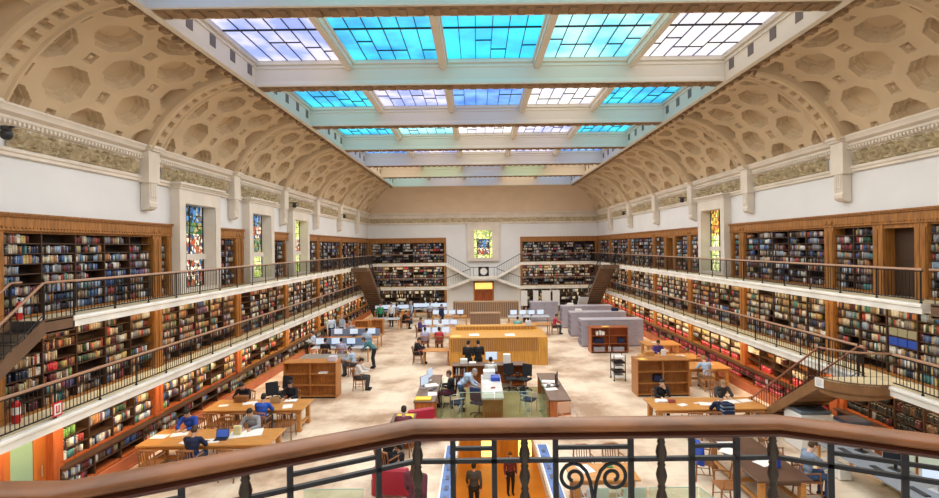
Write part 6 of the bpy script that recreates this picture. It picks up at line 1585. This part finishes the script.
# the 300: rounded spine, boards, page block, title band
for i in pick:
    ci, ri, si, order, x, z, w, h, dp, y0, lean, col = B[i]; cs = CASES[ci]
    mb = MB(); a, c = -w/2, w/2; sp = min(.012, w*.3)
    prof = [(a, dp), (a, sp*.8)] + [(w/2 * -math.cos(t*PI/6), sp*.8 - sp*.8*math.sin(t*PI/6)) for t in range(1, 6)] + [(c, sp*.8), (c, dp)]
    mb.prism(prof + [(c - .003, dp), (c - .003, sp + .004), (a + .003, sp + .004), (a + .003, dp)], 0, h, 'z')
    mb.box(a + .003, sp + .004, .004, c - .003, dp - .004, h - .004, 1)
    bz = h * BR.uniform(.62, .78); mb.box(a*.55, -.0008, bz, c*.55, sp*.5, bz + h*.07, 2 if PAL[col][0] not in ('cream', 'white', 'tan', 'yellow') else 3)
    lx = x + w/2; c0, s0 = math.cos(cs['rz']), math.sin(cs['rz'])
    o = mb.build('book', [BM[col], M_paper, BM[9], BM[13]], loc=(cs['loc'][0] + lx*c0 - y0*s0, cs['loc'][1] + lx*s0 + y0*c0, cs['loc'][2] + z))
    o.rotation_euler = (0, math.atan(lean), cs['rz']) if abs(cs['rz']) < .1 else Matrix.Rotation(cs['rz'], 3, 'Z').__matmul__(Matrix.Rotation(math.atan(lean), 3, 'Y')).to_euler()
    nr = len(cs['rows']); d_ = cs['desc']
    tag(o, '%s book, %s along %s shelf, %s column, %s' % (PAL[col][0], NTH(order + 1), ORD[nr - 1 - ri], ORD[si], d_), 'book', 'shelved books')
    if PAL[col][0] == 'black' and cs['zone'] == 'Ge0': o['label'] = o['label'].replace('black book', 'black volume')
# ---------------------------------------------------------------- light
w = bpy.data.worlds.new('sky'); S.world = w; w.use_nodes = True
w.node_tree.nodes['Background'].inputs[0].default_value = (.5, .6, .8, 1); w.node_tree.nodes['Background'].inputs[1].default_value = .3
def area(name, loc, rot, sx, sy, power, col=(1, .95, .88), spread=None):
    l = bpy.data.lights.new(name, 'AREA'); l.shape = 'RECTANGLE'; l.size = sx; l.size_y = sy; l.energy = power; l.color = col
    if spread: l.spread = spread
    o = bpy.data.objects.new(name, l); COL.objects.link(o); o.location = loc; o.rotation_euler = rot; return o
# daylight through each row of the glazed ceiling
for k in range(-2, 6):
    y0 = max(YB(k) + .45, FY0 + .3); y1 = YB(k + 1) if k < 5 else RIMY - .3
    area('skylight_daylight', ((RX0 + RX1)/2, (y0 + y1)/2, CE - .06), (0, 0, 0), RX1 - RX0 - .4, y1 - y0 - .2, SKY_P * (y1 - y0) / 4.6, (1, .92, .82))
    area('skylight_daylight', ((RX0 + RX1)/2, (y0 + y1)/2, GL - .02), (0, 0, 0), RX1 - RX0 - .4, y1 - y0 - .2, SKY_P * .16 * (y1 - y0) / 4.6, (1, .95, .88))
# lamps under the gallery slabs light the shelves
for X, s in ((SL - .12, -1), (SR + .12, 1)):
    for z, p in ((L1B - .03, GAL_P * 2.0), (L2B - .03, GAL_P * .8)):
        area('gallery_strip', (X, 20.5, z), (0, s * -.95, 0), .10, 46, p, (1, .74, .42))
area('gallery_strip', (-5.9, SB + .1, L2B - .03), (.95, 0, 0), 6, .1, GAL_P * .12, (1, .8, .5)); area('gallery_strip', (7.0, SB + .1, L2B - .03), (.95, 0, 0), 6, .1, GAL_P * .12, (1, .8, .5))
area('gallery_strip', (-5.9, SB + .1, L1B - .03), (.95, 0, 0), 6, .1, GAL_P * .12, (1, .8, .5)); area('gallery_strip', (7.0, SB + .1, L1B - .03), (.95, 0, 0), 6, .1, GAL_P * .12, (1, .8, .5))
area('lobby_lamp', (.5, 14, -.35), (0, 0, 0), 6, 12, 260, (1, .78, .45))
# ---------------------------------------------------------------- camera
cam = bpy.data.cameras.new('camera'); cam.sensor_width = 36; cam.sensor_fit = 'HORIZONTAL'; cam.lens = 500 / 939 * 36
cam.shift_x = -(477 - 469.5) / 939; cam.shift_y = -(249 - 246.5) / 939; cam.clip_start = .05; cam.clip_end = 200
co = bpy.data.objects.new('camera', cam); COL.objects.link(co); co.location = (0, 0, EYE)
co.rotation_euler = (Matrix.Rotation(.0125, 3, 'Y') @ Matrix.Rotation(PI/2, 3, 'X')).to_euler()
S.camera = co
S.view_settings.view_transform = 'Standard'; S.view_settings.look = 'None'; S.view_settings.gamma = 1; S.view_settings.exposure = EXPO
S.view_settings.use_curve_mapping = False
S.cycles.max_bounces = 8; S.cycles.diffuse_bounces = 5; S.cycles.use_denoising = True
S.cycles.transparent_max_bounces = 12
